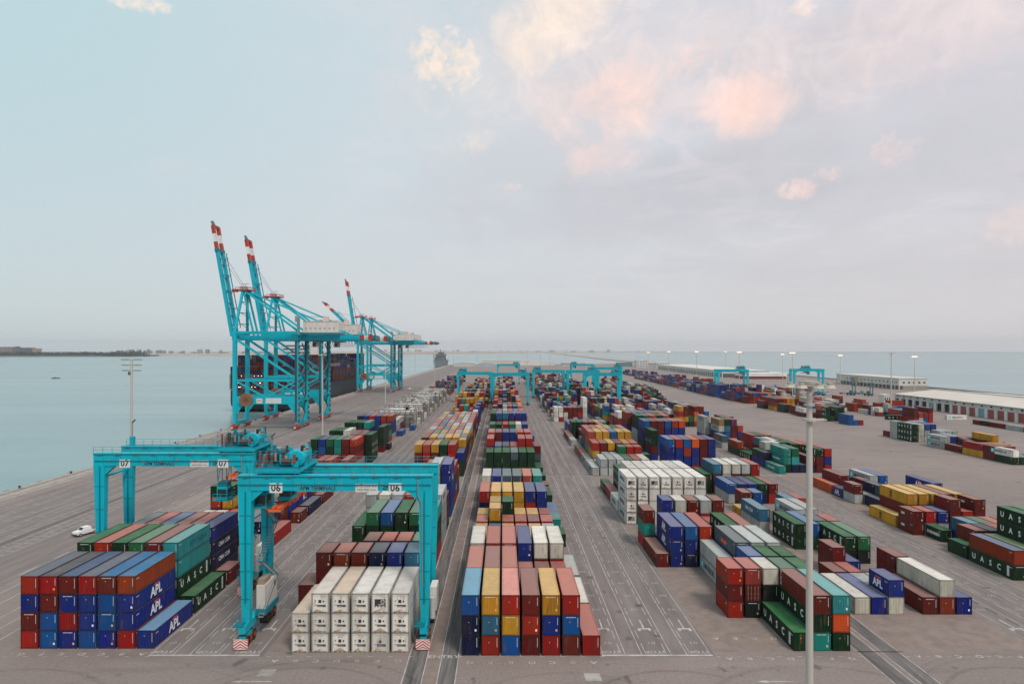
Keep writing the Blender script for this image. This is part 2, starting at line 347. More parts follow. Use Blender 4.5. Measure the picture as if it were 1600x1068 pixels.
# far shores
def shore(name, pts, depth, mat, h=3.0):
    mb = MB()
    for (x0, y0), (x1, y1) in zip(pts[:-1], pts[1:]):
        mb.face([(x0, y0, -3.2), (x1, y1, -3.2), (x1, y1 + 12, h), (x0, y0 + 12, h)], (1, 1, 1)); mb.face([(x0, y0 + 12, h), (x1, y1 + 12, h), (x1, y1 + depth, h + 1), (x0, y0 + depth, h + 1)], (1, 1, 1))
    o = mb.build(name, mat); o['kind'] = 'structure'; return o
shore('far_shore', [(-5200, 3900), (-3200, 4100), (-2350, 4500)], 1500, M_SHORE, 4)
shore('sand_spit', [(-2600, 4700), (-1900, 4750), (-1300, 5100), (-600, 6900), (300, 8600)], 700, M_SAND, 9)
shore('far_coast', [(-3600, 8300), (-1500, 8800), (0, 9300), (1400, 9700), (2600, 10400)], 1200, M_SAND, 14)
# wooded strip on the far left shore: many small leaf clumps over low trunks
random.seed(5)
mb = MB()
for i in range(2200):
    t = random.random(); x = -4600 + 2250 * t; y = 3930 + (x + 4600) * .22 + random.uniform(20, 160)
    hh = random.uniform(9, 25) * (1.35 if t > .93 else 1)
    for k in range(5):
        cx, cy, cz, r = x + random.uniform(-9, 9), y + random.uniform(-8, 8), hh * random.uniform(.1, .95) + 3, random.uniform(4, 8)
        g = random.uniform(.5, 1.2); q = [Vector((random.gauss(0, 1), random.gauss(0, 1), random.gauss(0, .8))).normalized() * r for _ in range(4)]
        c = Vector((cx, cy, cz)); col = (.045 * g, .075 * g, .055 * g)
        mb.face([c + q[0], c + q[1], c + q[2]], col); mb.face([c + q[1], c + q[2], c + q[3]], col); mb.face([c + q[0], c + q[2], c + q[3]], col)
o = mb.build('far_woodland', M_WALL); o['kind'] = 'stuff'; tag(o, 'dark hazy belt of trees on the far left shore', None)
# far town: each building is a thing
def plain_building(name, x, y, wx, wy, h, col, label, group=None, z=0, floors=0, cat='building'):
    t = empty(name, (x, y, z), 0, label, cat, group)
    mb = MB(); mb.box(-wx / 2, 0, -1, wx / 2, wy, h, col); mb.build('wall', M_WALL, t)
    mb = MB(); mb.box(-wx / 2 - .4, -.4, h, wx / 2 + .4, wy + .4, h + .7, tuple(q * 1.05 for q in col)); mb.build('roof', M_WALL, t)
    if floors:
        mb = MB(); n = max(3, int(wx / 6))
        for f in range(floors):
            for i in range(n):
                xx = -wx / 2 + wx * (i + .5) / n; z0 = h * (f + .35) / floors
                mb.box(xx - wx / n * .28, -.12, z0, xx + wx / n * .28, .05, z0 + h / floors * .4, (.06, .07, .08))
        mb.build('window', M_STEEL, t)
    return t
random.seed(11)
for i, (px, wd, ht, c, lb) in enumerate([(5, 120, 42, (.26, .22, .21), 'brown blocky building at the far left edge of the shore'), (36, 110, 38, (.10, .11, .12), 'wide dark building standing above the trees on far left shore'),
        (51, 60, 34, (.38, .28, .22), 'tan building beside the dark one on the far left shore'), (22, 12, 44, (.14, .15, .16), 'thin dark chimney between buildings on the far left shore')]):
    plain_building('far_building' if wd > 20 else 'chimney', (px - 786) * 4700 / 1080, 4700 + i * 5, wd, 40, ht * 1.4, c, lb, floors=3 if wd > 20 else 0, cat='building' if wd > 20 else 'chimney')
town = []
for i in range(26):
    px = 190 + i * 8.1 + random.uniform(-2, 2); Y = 5600; h = random.choice([18, 22, 26, 34, 40, 30])
    t = plain_building('far_building', (px - 786) * Y / 1080, Y + random.uniform(0, 300), random.uniform(12, 34), 30, h, random.choice([(.30, .28, .27), (.42, .38, .35), (.24, .26, .28)]),
        'small hazy building of the distant town on the sand shore', 'distant town buildings on the left horizon', 2)
for i in range(14):
    px = 600 + i * 27 + random.uniform(-6, 6); Y = 8800 + random.uniform(0, 400); h = random.choice([30, 40, 55])
    plain_building('far_building', (px - 786) * Y / 1080, Y + 300, random.uniform(30, 90), 40, h * .6, (.36, .34, .33), 'faint hazy building low on the middle horizon', 'faint buildings on the middle horizon', 4)

# ------------------------------------------------------------------ road markings
WM = (.50, .475, .445)
mk_ = MB()
def line(x0, y0, x1, y1, wd, z=.012, col=WM):
    d = Vector((x1 - x0, y1 - y0)); d.normalize(); n = Vector((-d.y, d.x)) * wd / 2
    mk_.face([(x0 + n.x, y0 + n.y, z), (x0 - n.x, y0 - n.y, z), (x1 - n.x, y1 - n.y, z), (x1 + n.x, y1 + n.y, z)], col)
def dashed(x, y0, y1, wd, on, off):
    y = y0
    while y < y1: line(x, y, x, min(y + on, y1), wd); y += on + off
for base in (-63.1, -.2, 62.6):
    # solid and dashed lane borders: offsets measured from the first lane line
    for s0, s1 in ((96.2, 230), (236, 376), (382, 560)):
        for x in (14.1, 17.2, 19.5, 23.6, 25.8, 29.1): line(base + x, s0, base + x, s1, .11 if base < 50 else .08, .012, WM if base < 50 else (.44, .42, .40))
        for x in (16.6, 20.1, 23.0, 26.3): dashed(base + x, s0 + .6, s1, .10, 3.0, 1.6)
    line(base + 13.9, 95.9, base + 29.3, 95.9, .42, .016)
    for yy in (231.5, 378.5): line(base + 13.0, yy, base + 30.5, yy, .3, .016)
for x in (-12.95, -10.45, -8.45, -6.15, 49.75, 52.25, 53.1, 55.5): line(x, -60, x, 560, .12, .016)
for yy in (200, 231): line(-13, yy, -6, yy, .22, .02)
for yy in (233.5,): line(49.5, yy, 55.5, yy, .22, .02)
for x in (-13.2, 49.6): line(49.7, 97.0, 56, 97.0, .18, .02)
for x in (76.5, 92.5): line(x, 230, x + 16, 230, .01)
# second section stop bars on the right side
line(68.5, 233, 94, 233, .35, .016); line(116, 246, 136, 246, .3, .016)
for x0, yy in ((150, 341), (158, 363), (149, 372)): line(x0 - 15, yy, x0 + 8, yy, .35, .016)
for i in range(26):    # worn lane lines sweeping past the right-hand blocks
    x = 76.5 + i * .9 if i < 18 else 118 + (i - 18) * 4.2
    if i % 3 == 0: line(x, 96, x, 520, .10, .012, (.36, .34, .32))
# yellowish lines left of the first block
for x in (-73.5, -79.5): line(x, 70, x, 560, .16, .012, (.55, .42, .30))
for x in (-76.5, -87.5, -84.0): line(x, 40, x, 300, .14)
dashed(-91, 60, 600, .2, 5, 5)
# quay apron: rows of small painted boxes on both sides of the crane rails
for xr in (-133.5, -128.8, -123.6, -118.2, -112.8, -107.6, -104.8):
    line(xr, 70, xr, 520, .12); line(xr + 1.9, 70, xr + 1.9, 520, .12)
    y = 70
    while y < 520: line(xr, y, xr + 1.9, y, .16); y += 2.9 if xr > -110 else 4.6
# crane rails set in the quay
for xr in (-142.0, -109.6, -108.9): line(xr, -60, xr, 1880, .32, .02, (.05, .045, .04))
# cross hatch close to the camera, painted squares and arrows on the apron
def gp(px, py): Y = 45792 / (py - 545.5); return (px - 786) * Y / 1080, Y
def poly(pts, col=WM, z=.012): mk_.face([(*gp(*p), z) for p in pts][::-1], col)
poly([(400, 1056), (424, 1056), (433, 1045), (409, 1045)], (.36, .34, .30)); poly([(915, 1063), (941, 1063), (937, 1051), (912, 1051)], (.42, .40, .35))
x, y = gp(424, 1064); line(x, y, x - 4, y, .18); mk_.face([(x - 5.2, y, .012), (x - 3.9, y - .35, .012), (x - 3.9, y + .35, .012)], WM)
x, y = gp(1240, 1064); line(x, y, x - 3.4, y, .18); mk_.face([(x - 4.8, y, .012), (x - 3.3, y - .35, .012), (x - 3.3, y + .35, .012)], WM)
for base in (-68.6, -32.2, -5.6, 30.0, 56.2):   # corner ticks before every stack
    for i in range(8): line(base + i * 2.8 - .5, 95.6 - .1, base + i * 2.8 + .1, 95.6 - .1, .1)

# text meshes --------------------------------------------------------------
_txt = {}
def text_mesh(s, size, bold=0.0, spacing=1.0, sx=1.0):
    key = (s, size, bold, spacing, sx)
    if key in _txt: return _txt[key]
    cu = bpy.data.curves.new('t', 'FONT'); cu.body = s; cu.size = size; cu.align_x = 'CENTER'; cu.align_y = 'CENTER'; cu.offset = bold; cu.space_character = spacing; cu.resolution_u = 2
    ob = bpy.data.objects.new('t', cu); COL.objects.link(ob)
    dg = bpy.context.evaluated_depsgraph_get(); dg.update()
    me = ob.evaluated_get(dg).to_mesh()
    vs = [(v_.co.x * sx, v_.co.y) for v_ in me.vertices]; fs = [tuple(p.vertices) for p in me.polygons]
    ob.evaluated_get(dg).to_mesh_clear(); bpy.data.objects.remove(ob); bpy.data.curves.remove(cu)
    _txt[key] = (vs, fs); return _txt[key]
def put_text(mb, s, size, origin, right, up, col, bold=0.0, spacing=1.0, sx=1.0, m=0):
    vs, fs = text_mesh(s, size, bold, spacing, sx); o = Vector(origin); r = Vector(right); u = Vector(up); b = len(mb.v)
    mb.v.extend([tuple(o + r * x + u * y) for x, y in vs])
    for f in fs: mb.f.append(tuple(b + i for i in f)); mb.c.append(col); mb.m.append(m)
RT, UP = (-1, 0, 0), (0, -1, 0)      # painted to be read from the far side
for base in (-63.1, -.2, 62.6):
    for j, cx in enumerate((15.3, 21.6, 27.7)):
        put_text(mk_, 'STOP', 1.15, (base + cx, 97.0, .012), RT, UP, WM, .02, sx=1.1)
        for k in range(0, 20):
            yy = 100.0 + k * 6.4
            if k in (1,):     # little chassis symbol
                mk_.box(base + cx - .12, yy - 1.2, .011, base + cx + .12, yy + 2.2, .013, WM); mk_.box(base + cx - 1.0, yy - 1.6, .011, base + cx + 1.0, yy - 1.15, .013, WM)
                mk_.box(base + cx - 1.0, yy - 2.2, .011, base + cx - .6, yy - 1.6, .013, WM); mk_.box(base + cx + .6, yy - 2.2, .011, base + cx + 1.0, yy - 1.6, .013, WM)
            else:
                put_text(mk_, '%02d' % (2 * k + 1 - (2 if k > 1 else 0)), 1.15, (base + cx, yy, .012), RT, UP, (.40, .38, .36), .0, sx=1.1)
for x0, y0 in ((-67.1, 96.3), (-31.1, 94.2), (-4.5, 93.7), (31.1, 94.9), (57.4, 95.6)):
    for i, ch in enumerate('GFEDCBA' if x0 > -10 and x0 < 20 else ('GFEDCBA' if x0 < -60 else 'ABCDEFG')):
        put_text(mk_, ch, 1.1, (x0 + 2.8 * i, y0, .012), RT, UP, WM, .01, sx=1.3)
for i, ch in enumerate('ABCD'): put_text(mk_, ch, 1.0, (31.3 + 2.8 * i, 101.5, .012), RT, UP, (.5, .47, .42), .01, sx=1.3)
put_text(mk_, 'ENTRY', 1.35, (-8.2, 95.4, .024), (1, 0, 0), (0, 1, 0), WM, .01, sx=1.05)
o = mk_.build('road_markings', M_MARK); o['kind'] = 'structure'

# rubber smears: arcs where trucks and cranes turn, and long streaks down the lanes
sm = MB(); random.seed(31)
def arc(cx, cy, r, a0, a1, wd, k, z):
    n = 28
    for i in range(n):
        t0, t1 = R_(a0 + (a1 - a0) * i / n), R_(a0 + (a1 - a0) * (i + 1) / n)
        sm.face([(cx + (r - wd) * math.cos(t0), cy + (r - wd) * math.sin(t0), z), (cx + r * math.cos(t0), cy + r * math.sin(t0), z), (cx + r * math.cos(t1), cy + r * math.sin(t1), z), (cx + (r - wd) * math.cos(t1), cy + (r - wd) * math.sin(t1), z)], (k, k, k))
zz = .026
for (cx, cy, r, a0, a1) in ((66, 80, 15, 35, 170), (66, 80, 12.6, 40, 175), (67, 79, 17.5, 60, 165), (-25, 78, 14.5, 20, 150), (-24, 77, 17.5, 15, 140), (8, 76, 15, 40, 150), (-62, 74, 18, 30, 120), (22, 78, 13.5, 60, 175), (-44, 76, 16.5, 40, 165), (40, 74, 19, 50, 150)):
    arc(cx, cy, r, a0, a1, random.uniform(.4, .8), random.uniform(.18, .42), zz); zz += .0012
for i in range(70):
    b_ = random.choice((-63.1, -.2, 62.6, -12.6, -8.2, 50.3)); x = b_ + (random.uniform(14.5, 28.5) if b_ in (-63.1, -.2, 62.6) else random.uniform(0, 1.8)); y = random.uniform(60 if b_ in (-12.6, -8.2, 50.3) else 97, 420); wd = random.uniform(.25, .7); L_ = random.uniform(12, 60); k = random.uniform(.2, .6)
    sm.face([(x, y, zz), (x + wd, y, zz), (x + wd, y + L_, zz), (x, y + L_, zz)], (k, k, k)); zz += .0006
for i in range(150):
    b_ = random.choice((-63.1, -.2, 62.6)); x = b_ + random.uniform(14.5, 28.5); y = random.uniform(97, 330); r = random.uniform(.3, .9); k = random.uniform(.5, 1)
    pts = [(x + r * random.uniform(.5, 1) * math.cos(q * math.pi / 5), y + 1.3 * r * random.uniform(.5, 1) * math.sin(q * math.pi / 5), zz) for q in range(10)]; sm.face(pts, (k, k, k)); zz += .0003
for i in range(60):
    x = random.uniform(-140, 120); y = random.uniform(72, 95); r = random.uniform(.2, .8); k = random.uniform(.3, .8)
    sm.face([(x + r * random.uniform(.5, 1) * math.cos(q * math.pi / 5), y + r * random.uniform(.5, 1) * math.sin(q * math.pi / 5), zz) for q in range(10)], (k, k, k)); zz += .0003
o = sm.build('tyre_marks', M_SMEAR); o['kind'] = 'structure'
# ------------------------------------------------------------------ containers
CC = {  # code: (body colour, plain name)
 'R': ((0.3324, 0.0132, 0.0081), 'bright red'), 'r': ((0.1292, 0.0096, 0.0076), 'maroon'), 'o': ((0.2589, 0.0309, 0.0091), 'rusty orange red'), 'O': ((0.5953, 0.0875, 0.0169), 'orange'),
 'P': ((0.3699, 0.0548, 0.0368), 'salmon red'), 'y': ((0.5035, 0.24, 0.0169), 'mustard yellow'), 'b': ((0.0071, 0.0252, 0.1876), 'royal blue'), 'B': ((0.006, 0.0799, 0.2589), 'medium blue'), 'n': ((0.0041, 0.0101, 0.0487), 'navy blue'),
 'l': ((0.0252, 0.1326, 0.2158), 'steel blue'), 'g': ((0.0022, 0.0302, 0.0101), 'dark green'), 'e': ((0.0091, 0.1191, 0.0427), 'mid green'), 't': ((0.0049, 0.2233, 0.1821), 'teal green'), 'c': ((0.0252, 0.2734, 0.2734), 'turquoise'),
 'w': ((0.7068, 0.6716, 0.612), 'white'), 'W': ((0.558, 0.5244, 0.441), 'cream'), 's': ((0.3906, 0.4048, 0.396), 'light grey'), 'd': ((0.0548, 0.0863, 0.1058), 'slate grey'), 'k': ((0.2444, 0.1326, 0.0548), 'tan brown'), 'p': ((0.1191, 0.0252, 0.0799), 'plum'),
 'x': ((0.0051, 0.0142, 0.0101), 'blackish green')}
LOGO = {  # code: (base colour code, text)
 'U': ('g', 'UASC'), 'A': ('b', 'APL'), 'M': ('s', 'MAERSK'), 'Y': ('y', 'MSC'), 'L': ('t', 'CHINA SHIPPING'), 'H': ('d', 'HAMBURG SUD'), 'E': ('g', 'EVERGREEN'),
 'h': ('c', 'HYUNDAI'), 'C': ('l', 'CMA CGM'), 'K': ('r', 'GOLD'), 'V': ('n', 'CMA CGM'), 'X': ('w', 'MAERSK'), 'J': ('O', 'HAPAG'), 'T': ('r', 'TEX')}
STD, HC = 2.60, 2.84
CONT = []
BLOCKS = {}
def add_row(block, X0, Y, L, toks, h=STD, z0=0.0, pitch=2.8, roofs=None, door=(), rotz=0.0, col0=0, vis=True):
    r = BLOCKS.setdefault(block, []); r.append(Y); row = len(r)
    for c, tk in enumerate(toks.split()):
        if tk == '.': continue
        z = z0
        for i, ch in enumerate(tk):
            random.seed(hash_(block, Y, c, i))
            if ch == '?': ch = random.choice('RrbngsyB')
            if ch == '_': z += h; continue
            CONT.append(dict(block=block, X=X0 + c * pitch, Y=Y, L=L, z=z, H=h, code=ch, row=row, col=c + col0, tier=i, top=i == len(tk) - 1, ntier=len(tk),
                             roof=(roofs or {}).get(c) if i == len(tk) - 1 else None, door=(c, i) in door, rot=rotz))
            z += h + .012
def hash_(*a):
    h = 7
    for q in a:
        for ch in str(q): h = (h * 131 + ord(ch)) % 1000003
    return h
F, T = 12.19, 6.06
B1, B2, B3, B5, B6, B7 = -68.4, -32.4, -5.75, 29.9, 56.3, 93.7
SL, SD, SB, BB = (.11, .135, .165), (.075, .085, .095), (.08, .125, .22), (.035, .15, .29)
k = 'leftmost block'
add_row(k, B1, 98.0, F, 'RrbR BBrR bRbr BbbR bBBr RAAo A', 2.56, pitch=2.75, roofs={0: SL, 1: SD, 2: SB, 3: SL, 4: BB, 5: BB, 6: (.12, .26, .40)})
add_row(k, B1, 111.0, F, '??gg ???R ??gg ??ge ???K gUch U', HC, pitch=2.75)
add_row(k, B1, 124.0, F, '???d ???P ???B ???r ???P nVVb', 2.6, pitch=2.75)
add_row(k, B1, 124.5, T, '. . . . . . r', 2.6, pitch=2.75)
add_row(k, B1, 137.0, T, '? ? P? ?P ?P', 2.6, pitch=2.75)
add_row(k, B1, 147.2, F, '?W ?W .', 2.7, pitch=2.75)
add_row(k, B1, 149.2, F, '. . ?P gy ?d ?n R', 2.6, pitch=2.75)
add_row(k, B1, 161.6, T, '???g ???g . . tt ?? .', 2.6, pitch=2.75)
add_row(k, B1, 168.7, T, '???P ???P . . ?? bbb r', 2.65, pitch=2.75)
add_row(k, B1, 176.0, F, '. ????R . . ? AAb n', 2.65, pitch=2.75)
add_row(k, B1, 189.5, F, '. . . . ? roO r', 2.65, pitch=2.75)
add_row(k, B1, 203.0, T, '. . ?R ?k ?R . .', 2.65, pitch=2.75)
k = 'second left block, reefer racks side'
k = 'left rear block'
add_row(k, B1, 231.5, F, '. . ?P ?R . ?o .', 2.6, pitch=2.8)
add_row(k, B1, 245.5, F, '?rgg ?RBb ?nge ?RLt ?Rrr ?RrR .', 2.6)
add_row(k, B1, 259.0, F, '. . . . ???r ???r ?UUg', 2.6)
add_row(k, B1, 271.8, F, '???g ???g ???W . . . .', 2.6)
add_row(k, B1, 285.0, F, '. . ??? ??? . . rggg', 2.6)
add_row(k, B1, 280.0, T, '. . . . . . ', 2.6)
add_row(k, B1, 298.0, F, '???g ???g ???g ?nbt . rgg', 2.7)
add_row(k, B1, 311.0, F, '. . . . . Rtg', 2.6)
add_row(k, B1, 324.0, F, '??nn ??bb ???R ?bbb ?RRo ?bbo', 2.8)
add_row(k, B1, 337.0, F, '. . . . . RsX B', 2.6)
add_row(k, B1, 350.0, F, '. . . . . rrW .', 2.6)
add_row(k, B1 + 18, 292.0, T, 'n', 2.6)

k = 'block under crane 06'
add_row(k, B2, 96.7, F, '. ww www www www wwv www', 2.75, roofs={1: (.60, .47, .37), 3: (.64, .50, .39), 2: (.64, .57, .50), 6: (.66, .60, .54)})
add_row(k, B2, 109.4, T, 'rr rrrr ??ro ???r ??nn ?nbb ?ltl', 2.56)
add_row(k, B2, 118.4, T, '. . . ???r ???R ???P ???e', 2.4)
add_row(k, B2, 125.5, T, '. . . ??? ??? ??? ???', 2.4)
add_row(k, B2, 135.5, F, '. ggg ?xge ?xgB ?xgg ?xge ?ggt', 2.6)
add_row(k, B2, 149.0, F, '. ?sss ???W ???s ???R ???s sMsM', 2.75)
add_row(k, B2, 162.5, T, '. ??? ??? ??? ??? ??? ?rr', 2.7)
add_row(k, B2, 175.0, F, '. . . . ??? ???Ms ?bbAb', 2.65)
add_row(k, B2, 188.2, F, '. . . . ???? ???s RAgR', 2.65)
add_row(k, B2, 201.5, T, '. ??? ??? ??? ??? ???? ?rR', 2.6)
k = 'centre left rear block'
add_row(k, B2, 231.0, F, '. ?nry ?rRP ?rry ?rgg ?bRR ggb', 2.62)
add_row(k, B2, 243.7, T, '. . . ??? ??g ??R ?bry', 2.62)
add_row(k, B2, 250.5, F, '. ?yrr ??ry ??es ??Ry ??ky ??nd', 2.62)
add_row(k, B2, 263.5, F, '? ??yP ??Re ??ry ???P ???s ??ry', 2.62)
add_row(k, B2, 276.5, F, '. ??rs ???P ??rB ???y ??ro ??rs', 2.62)
add_row(k, B2, 289.5, F, '. ???P ???d ??rP ???s ??rP ??ys', 2.62)
add_row(k, B2, 302.5, F, '. ??rP ???B ??rs ???P ??rs ??rP', 2.62)
add_row(k, B2, 315.5, F, '. ??ry ???P ??rP ???k ??rs ??rP', 2.62)
add_row(k, B2, 328.5, F, '. ??rk ???s ??rP ???y ??rs ??rP', 2.62)
add_row(k, B2, 341.5, F, '. ??ry ??? ??rP ???s ??rP ??rP', 2.62)
add_row(k, B2, 354.5, F, '. ??y ??P ??s ??r ??P ?rrW', 2.62)
k = 'tall yellow block'
add_row(k, B2, 382.0, T, '. . . . . . bbbB', 2.62)
add_row(k, B2, 402.0, F, 'nn ng ? ?W ?b ?R ?bbb', 2.62)
add_row(k, B2, 424.0, F, '. ?y ?RR ?tt ?R ?RR ?bbb', 2.62)
add_row(k, B2, 445.0, F, '?y ???R ???t ??yy ??ry ??yyy ?rry', 2.62)
add_row(k, B2, 466.0, F, 'yyyy ryrry yyyyy yyRyR yyyyn ryyry rryyR', 2.62)
add_row(k, B2, 486.0, F, '. ??r ??gge ?RRrd ?gnbg ?bbns nnrRP', 2.8)

k = 'central block'
add_row(k, B3, 95.8, F, 'nnB Rly ByR rRr Rby rBR R', 2.78, roofs={0: (.16, .33, .42), 2: (.62, .25, .22), 5: (.52, .19, .15)})
add_row(k, B3, 108.5, F, '??P ??r ??P ?o ?r ?R W', 2.72)
add_row(k, B3, 121.5, F, '??W ??P ??P ?bb ?rW ?RW s', 2.78)
add_row(k, B3, 135.0, F, '?y ?B ?y ?P ?y ?s .', 2.7)
add_row(k, B3, 148.5, T, '?P ?gy ?P ?? ?? ?R g', 2.75)
add_row(k, B3, 155.0, T, '?y ?gy ?xg ?y ?y ?R .', 2.75)
add_row(k, B3, 161.4, T, '. ? ? ? ? ? t', 2.75)
add_row(k, B3, 168.0, F, '?nR ?yy ?yy ?yy ?Rb ?bb B', 2.62)
add_row(k, B3, 181.0, T, '?s . . . . .', 2.6)
add_row(k, B3, 189.0, F, '??W ?bb ?nd ?nd ?RP ?tt g', 2.6)
add_row(k, B3, 203.5, T, '?? ?? ?? ?? ?? ?? ?', 2.6)
add_row(k, B3, 218.0, T, '. . . . . . g', 2.6)
k = 'central rear block'
add_row(k, B3, 232.5, F, 'ggg ggg ggg ggd ?gg ?gg g', 2.6, roofs={0: (.25, .38, .25), 1: (.25, .38, .25), 2: (.25, .38, .25), 4: (.28, .38, .24), 5: (.28, .38, .24), 3: (.30, .34, .42)})
add_row(k, B3, 247.0, F, '??nR ??b ??n ??R ?boR ?boR ?dr', 2.62)
add_row(k, B3, 267.0, F, '???P ???r ??bb ??bb ??RR ??RR .', 2.6)
add_row(k, B3, 282.0, F, '??? ??? ??? ??? ??? ??? ?', 2.6)
add_row(k, B3, 297.0, F, '??te ???g ??gR ??ge ???W ?bbb ?b', 2.55)
add_row(k, B3, 314.0, F, '???ng ???rB ???rl ???rb ???rb ???bb .', 2.66)
add_row(k, B3, 328.0, F, '???R ???P ???d ???P ???R ???s .', 2.7)
add_row(k, B3, 343.0, F, '???P ???P ???d ???O ???s ???O .', 2.7)
add_row(k, B3, 357.0, F, '???n ???R ???s ???R ???B ???P .', 2.7)
add_row(k, B3, 385.0, F, '???r ??e ???s ???R ???b ??OO ?R', 2.7)
add_row(k, B3, 400.0, F, '??P ???n ???b ???r ??gg ??yy ?b', 2.7)

k = 'block right of centre lanes'
G5 = {4: (.03, .17, .05)}
add_row(k, B5, 97.2, F, '. . . . U tUT gOc', 2.6, pitch=2.75, roofs=G5)
add_row(k, B5, 109.2, T, '. . RrR xrP xxW ??e ??g', 2.6, door=((3, 1),))
add_row(k, B5, 115.8, T, '. . . ?? ??? ??g ??g', 2.6)
add_row(k, B5, 122.3, F, '. . . Ms ??H ??s ??s', 2.75, pitch=2.8)
add_row(k, B5, 134.6, F, 'r bAA nbB ?rR . ?xU ??o', 2.62)
add_row(k, B5, 147.2, T, 'Rtr ? ?? ?? ?? ?? ??', 2.7)
add_row(k, B5, 153.6, T, '. . ?nb ??W ??r ??s ??r', 2.95)
add_row(k, B5, 167.4, F, 'XXXX wwww wwww wwww wwww wwww wwww', 2.86)
add_row(k, B5, 180.4, F, 'X wwww wwww wwww wwww wwww wwww', 2.86)
add_row(k, B5, 193.2, F, 'R rUU ??g . . . .', 2.8)
add_row(k, B5, 200.5, F, 'U', 2.7)
k = 'rear right of centre lanes'
add_row(k, B5, 232.0, F, 'M ss ss ss ?e ?P ?W', 2.75)
add_row(k, B5, 245.0, T, 's s ?s ?s ?ne ??R ??R', 2.62)
add_row(k, B5, 252.0, F, 'M tyR ?rr ??y ??r ??y ??R', 2.75)
add_row(k, B5, 264.5, F, 'P ytPP ???y ???y ???B ???y ???y', 2.7)
add_row(k, B5, 277.5, F, 'k ??rP ??rP ???y ???y ???g ???P', 2.7)
add_row(k, B5, 290.5, T, '. tt ? ? ? ??r ??r', 2.6)
add_row(k, B5, 303.0, F, 's . ?t ?g ?g . .', 2.6)
add_row(k, B5, 316.0, F, 'r . rr . . ?nR ?y', 2.6)
add_row(k, B5, 329.0, F, 'r ggg ggg ?Rr ?rr ?yy ?gt', 2.6)
add_row(k, B5, 343.0, F, '. ?b ?y ? ?r ?r ?gn', 2.6)
add_row(k, B5, 356.0, F, '. BB yy ?n bb bb ?s', 2.6)
k = 'cream reefer block'
add_row(k, B5, 404.0, F, 'www Rww sWr ?rr ?rr ?Rr swWww', 2.8)
add_row(k, B5, 417.0, F, 'w w ? ?b ?bb ?? ??n', 2.7)

k = 'right middle block'
add_row(k, B6, 110.6, F, 'W b . . r oW b', 2.75, pitch=2.72)
add_row(k, B6, 110.6, T, '. . WA . . . .', 2.75, pitch=2.72)
add_row(k, B6, 117.2, T, '. . s s . . .', 2.6, pitch=2.72)
add_row(k, B6, 123.3, T, '. r R . . rr .', 2.75, pitch=2.72)
add_row(k, B6, 129.8, T, '. . rr b . . .', 2.6)
add_row(k, B6, 136.8, F, '. . . . xU xe .', 2.7, )
add_row(k, B6, 146.5, F, '. . UU eB .', 2.7)
add_row(k, B6, 149.5, T, '. . . . ?? ?R .', 2.7)
add_row(k, B6, 159.5, F, '. sC . . ?M ?s .', 2.75)
add_row(k, B6, 172.0, T, '. Y . . . ?l ?P', 2.7)
add_row(k, B6, 178.5, T, '. . nr bB . . .', 2.7)
add_row(k, B6, 190.0, F, '. . ?B ?b ?b ?g ?r', 2.7)
add_row(k, B6, 203.5, F, '. ?g ?rl ?sW ?rW ?rs ?oR', 2.85)
add_row(k, B6, 217.0, T, '. . ? ? ? . .', 2.7)
k = 'right middle rear block'
add_row(k, B6, 236.5, F, 'bbbB ?bbR ?boB RbbO rrrr bbbb .', 2.9)
add_row(k, B6, 240.0, T, '. . . . . . .', 2.9)
add_row(k, B6 - 7, 243.0, T, 'UU', 2.7, rotz=0)
add_row(k, B6, 262.0, F, '?rUg . . . . . .', 2.9)
add_row(k, B6, 276.0, F, '???bB ???rr ???rr ???bB ???bo ???bO .', 2.75)
add_row(k, B6, 290.5, F, '???gg ???ge ???rP ???rg ???rP ???P .', 2.9)
add_row(k, B6 - 2, 304.0, F, '?rbro ??rrB ???rb ???bb ???rr ???rR', 2.9)
add_row(k, B6, 318.0, T, '?? ?? ?? . . ??R ?RR', 2.6)
add_row(k, B6, 338.0, F, '?bRw ?byw ?gnRw ??rR ??ws ???R', 2.9)
add_row(k, B6, 353.0, F, '??R ??r ??R ??g ??e ??rR ??b', 2.9)

k = 'far right block'
add_row(k, B7, 126.8, F, 'Uo ge xUUU xUUe', 2.74, roofs={0: (.14, .18, .25), 1: (.26, .32, .17)})
add_row(k, B7, 139.6, T, 'g . U . . . .', 2.75)
add_row(k, B7, 141.0, T, '. Tr ?? ?P ?? .', 2.7)
add_row(k, B7, 147.2, T, '. . ?l ?e ?P ?P', 2.7)
add_row(k, B7, 152.0, T, '. E . . . .', 2.6)
add_row(k, B7, 157.8, T, 'KK ?R ?? ?Kr ?R ?rK', 2.7)
add_row(k, B7, 164.6, F, 'Y .', 2.75)
add_row(k, B7, 165.0, F, '. rrY ??y ??y ??r ??y .', 2.62)
add_row(k, B7, 177.6, F, '. . n nH ?s ?B ?bA', 2.65)
add_row(k, B7, 190.0, T, '. sr s ?? . . .', 2.6)
add_row(k, B7, 196.4, T, '. A ? ?r . . .', 2.6)
add_row(k, B7, 203.0, F, '. J ?r . . ?M ?B', 2.65)
k = 'far right rear block'
add_row(k, B7, 235.0, F, 'L', 2.65)
add_row(k, B7, 237.5, F, '. gLt nce ? nr rrU RbR', 2.75)
add_row(k, B7, 248.0, T, 'bn . . . . . .', 2.7)
add_row(k, B7, 254.2, T, 'bg ??W ??W ??? . . .', 2.7)
add_row(k, B7, 250.5, F, '. . . . ??U ??P ??R', 2.7)
add_row(k, B7, 262.0, F, 'U g ??l ??W ??g ??P .', 2.6)
add_row(k, B7, 276.0, F, 'go r ??R ??g ??? . .', 2.7)
add_row(k, B7, 295.5, F, 'MH w . . . . .', 2.7)
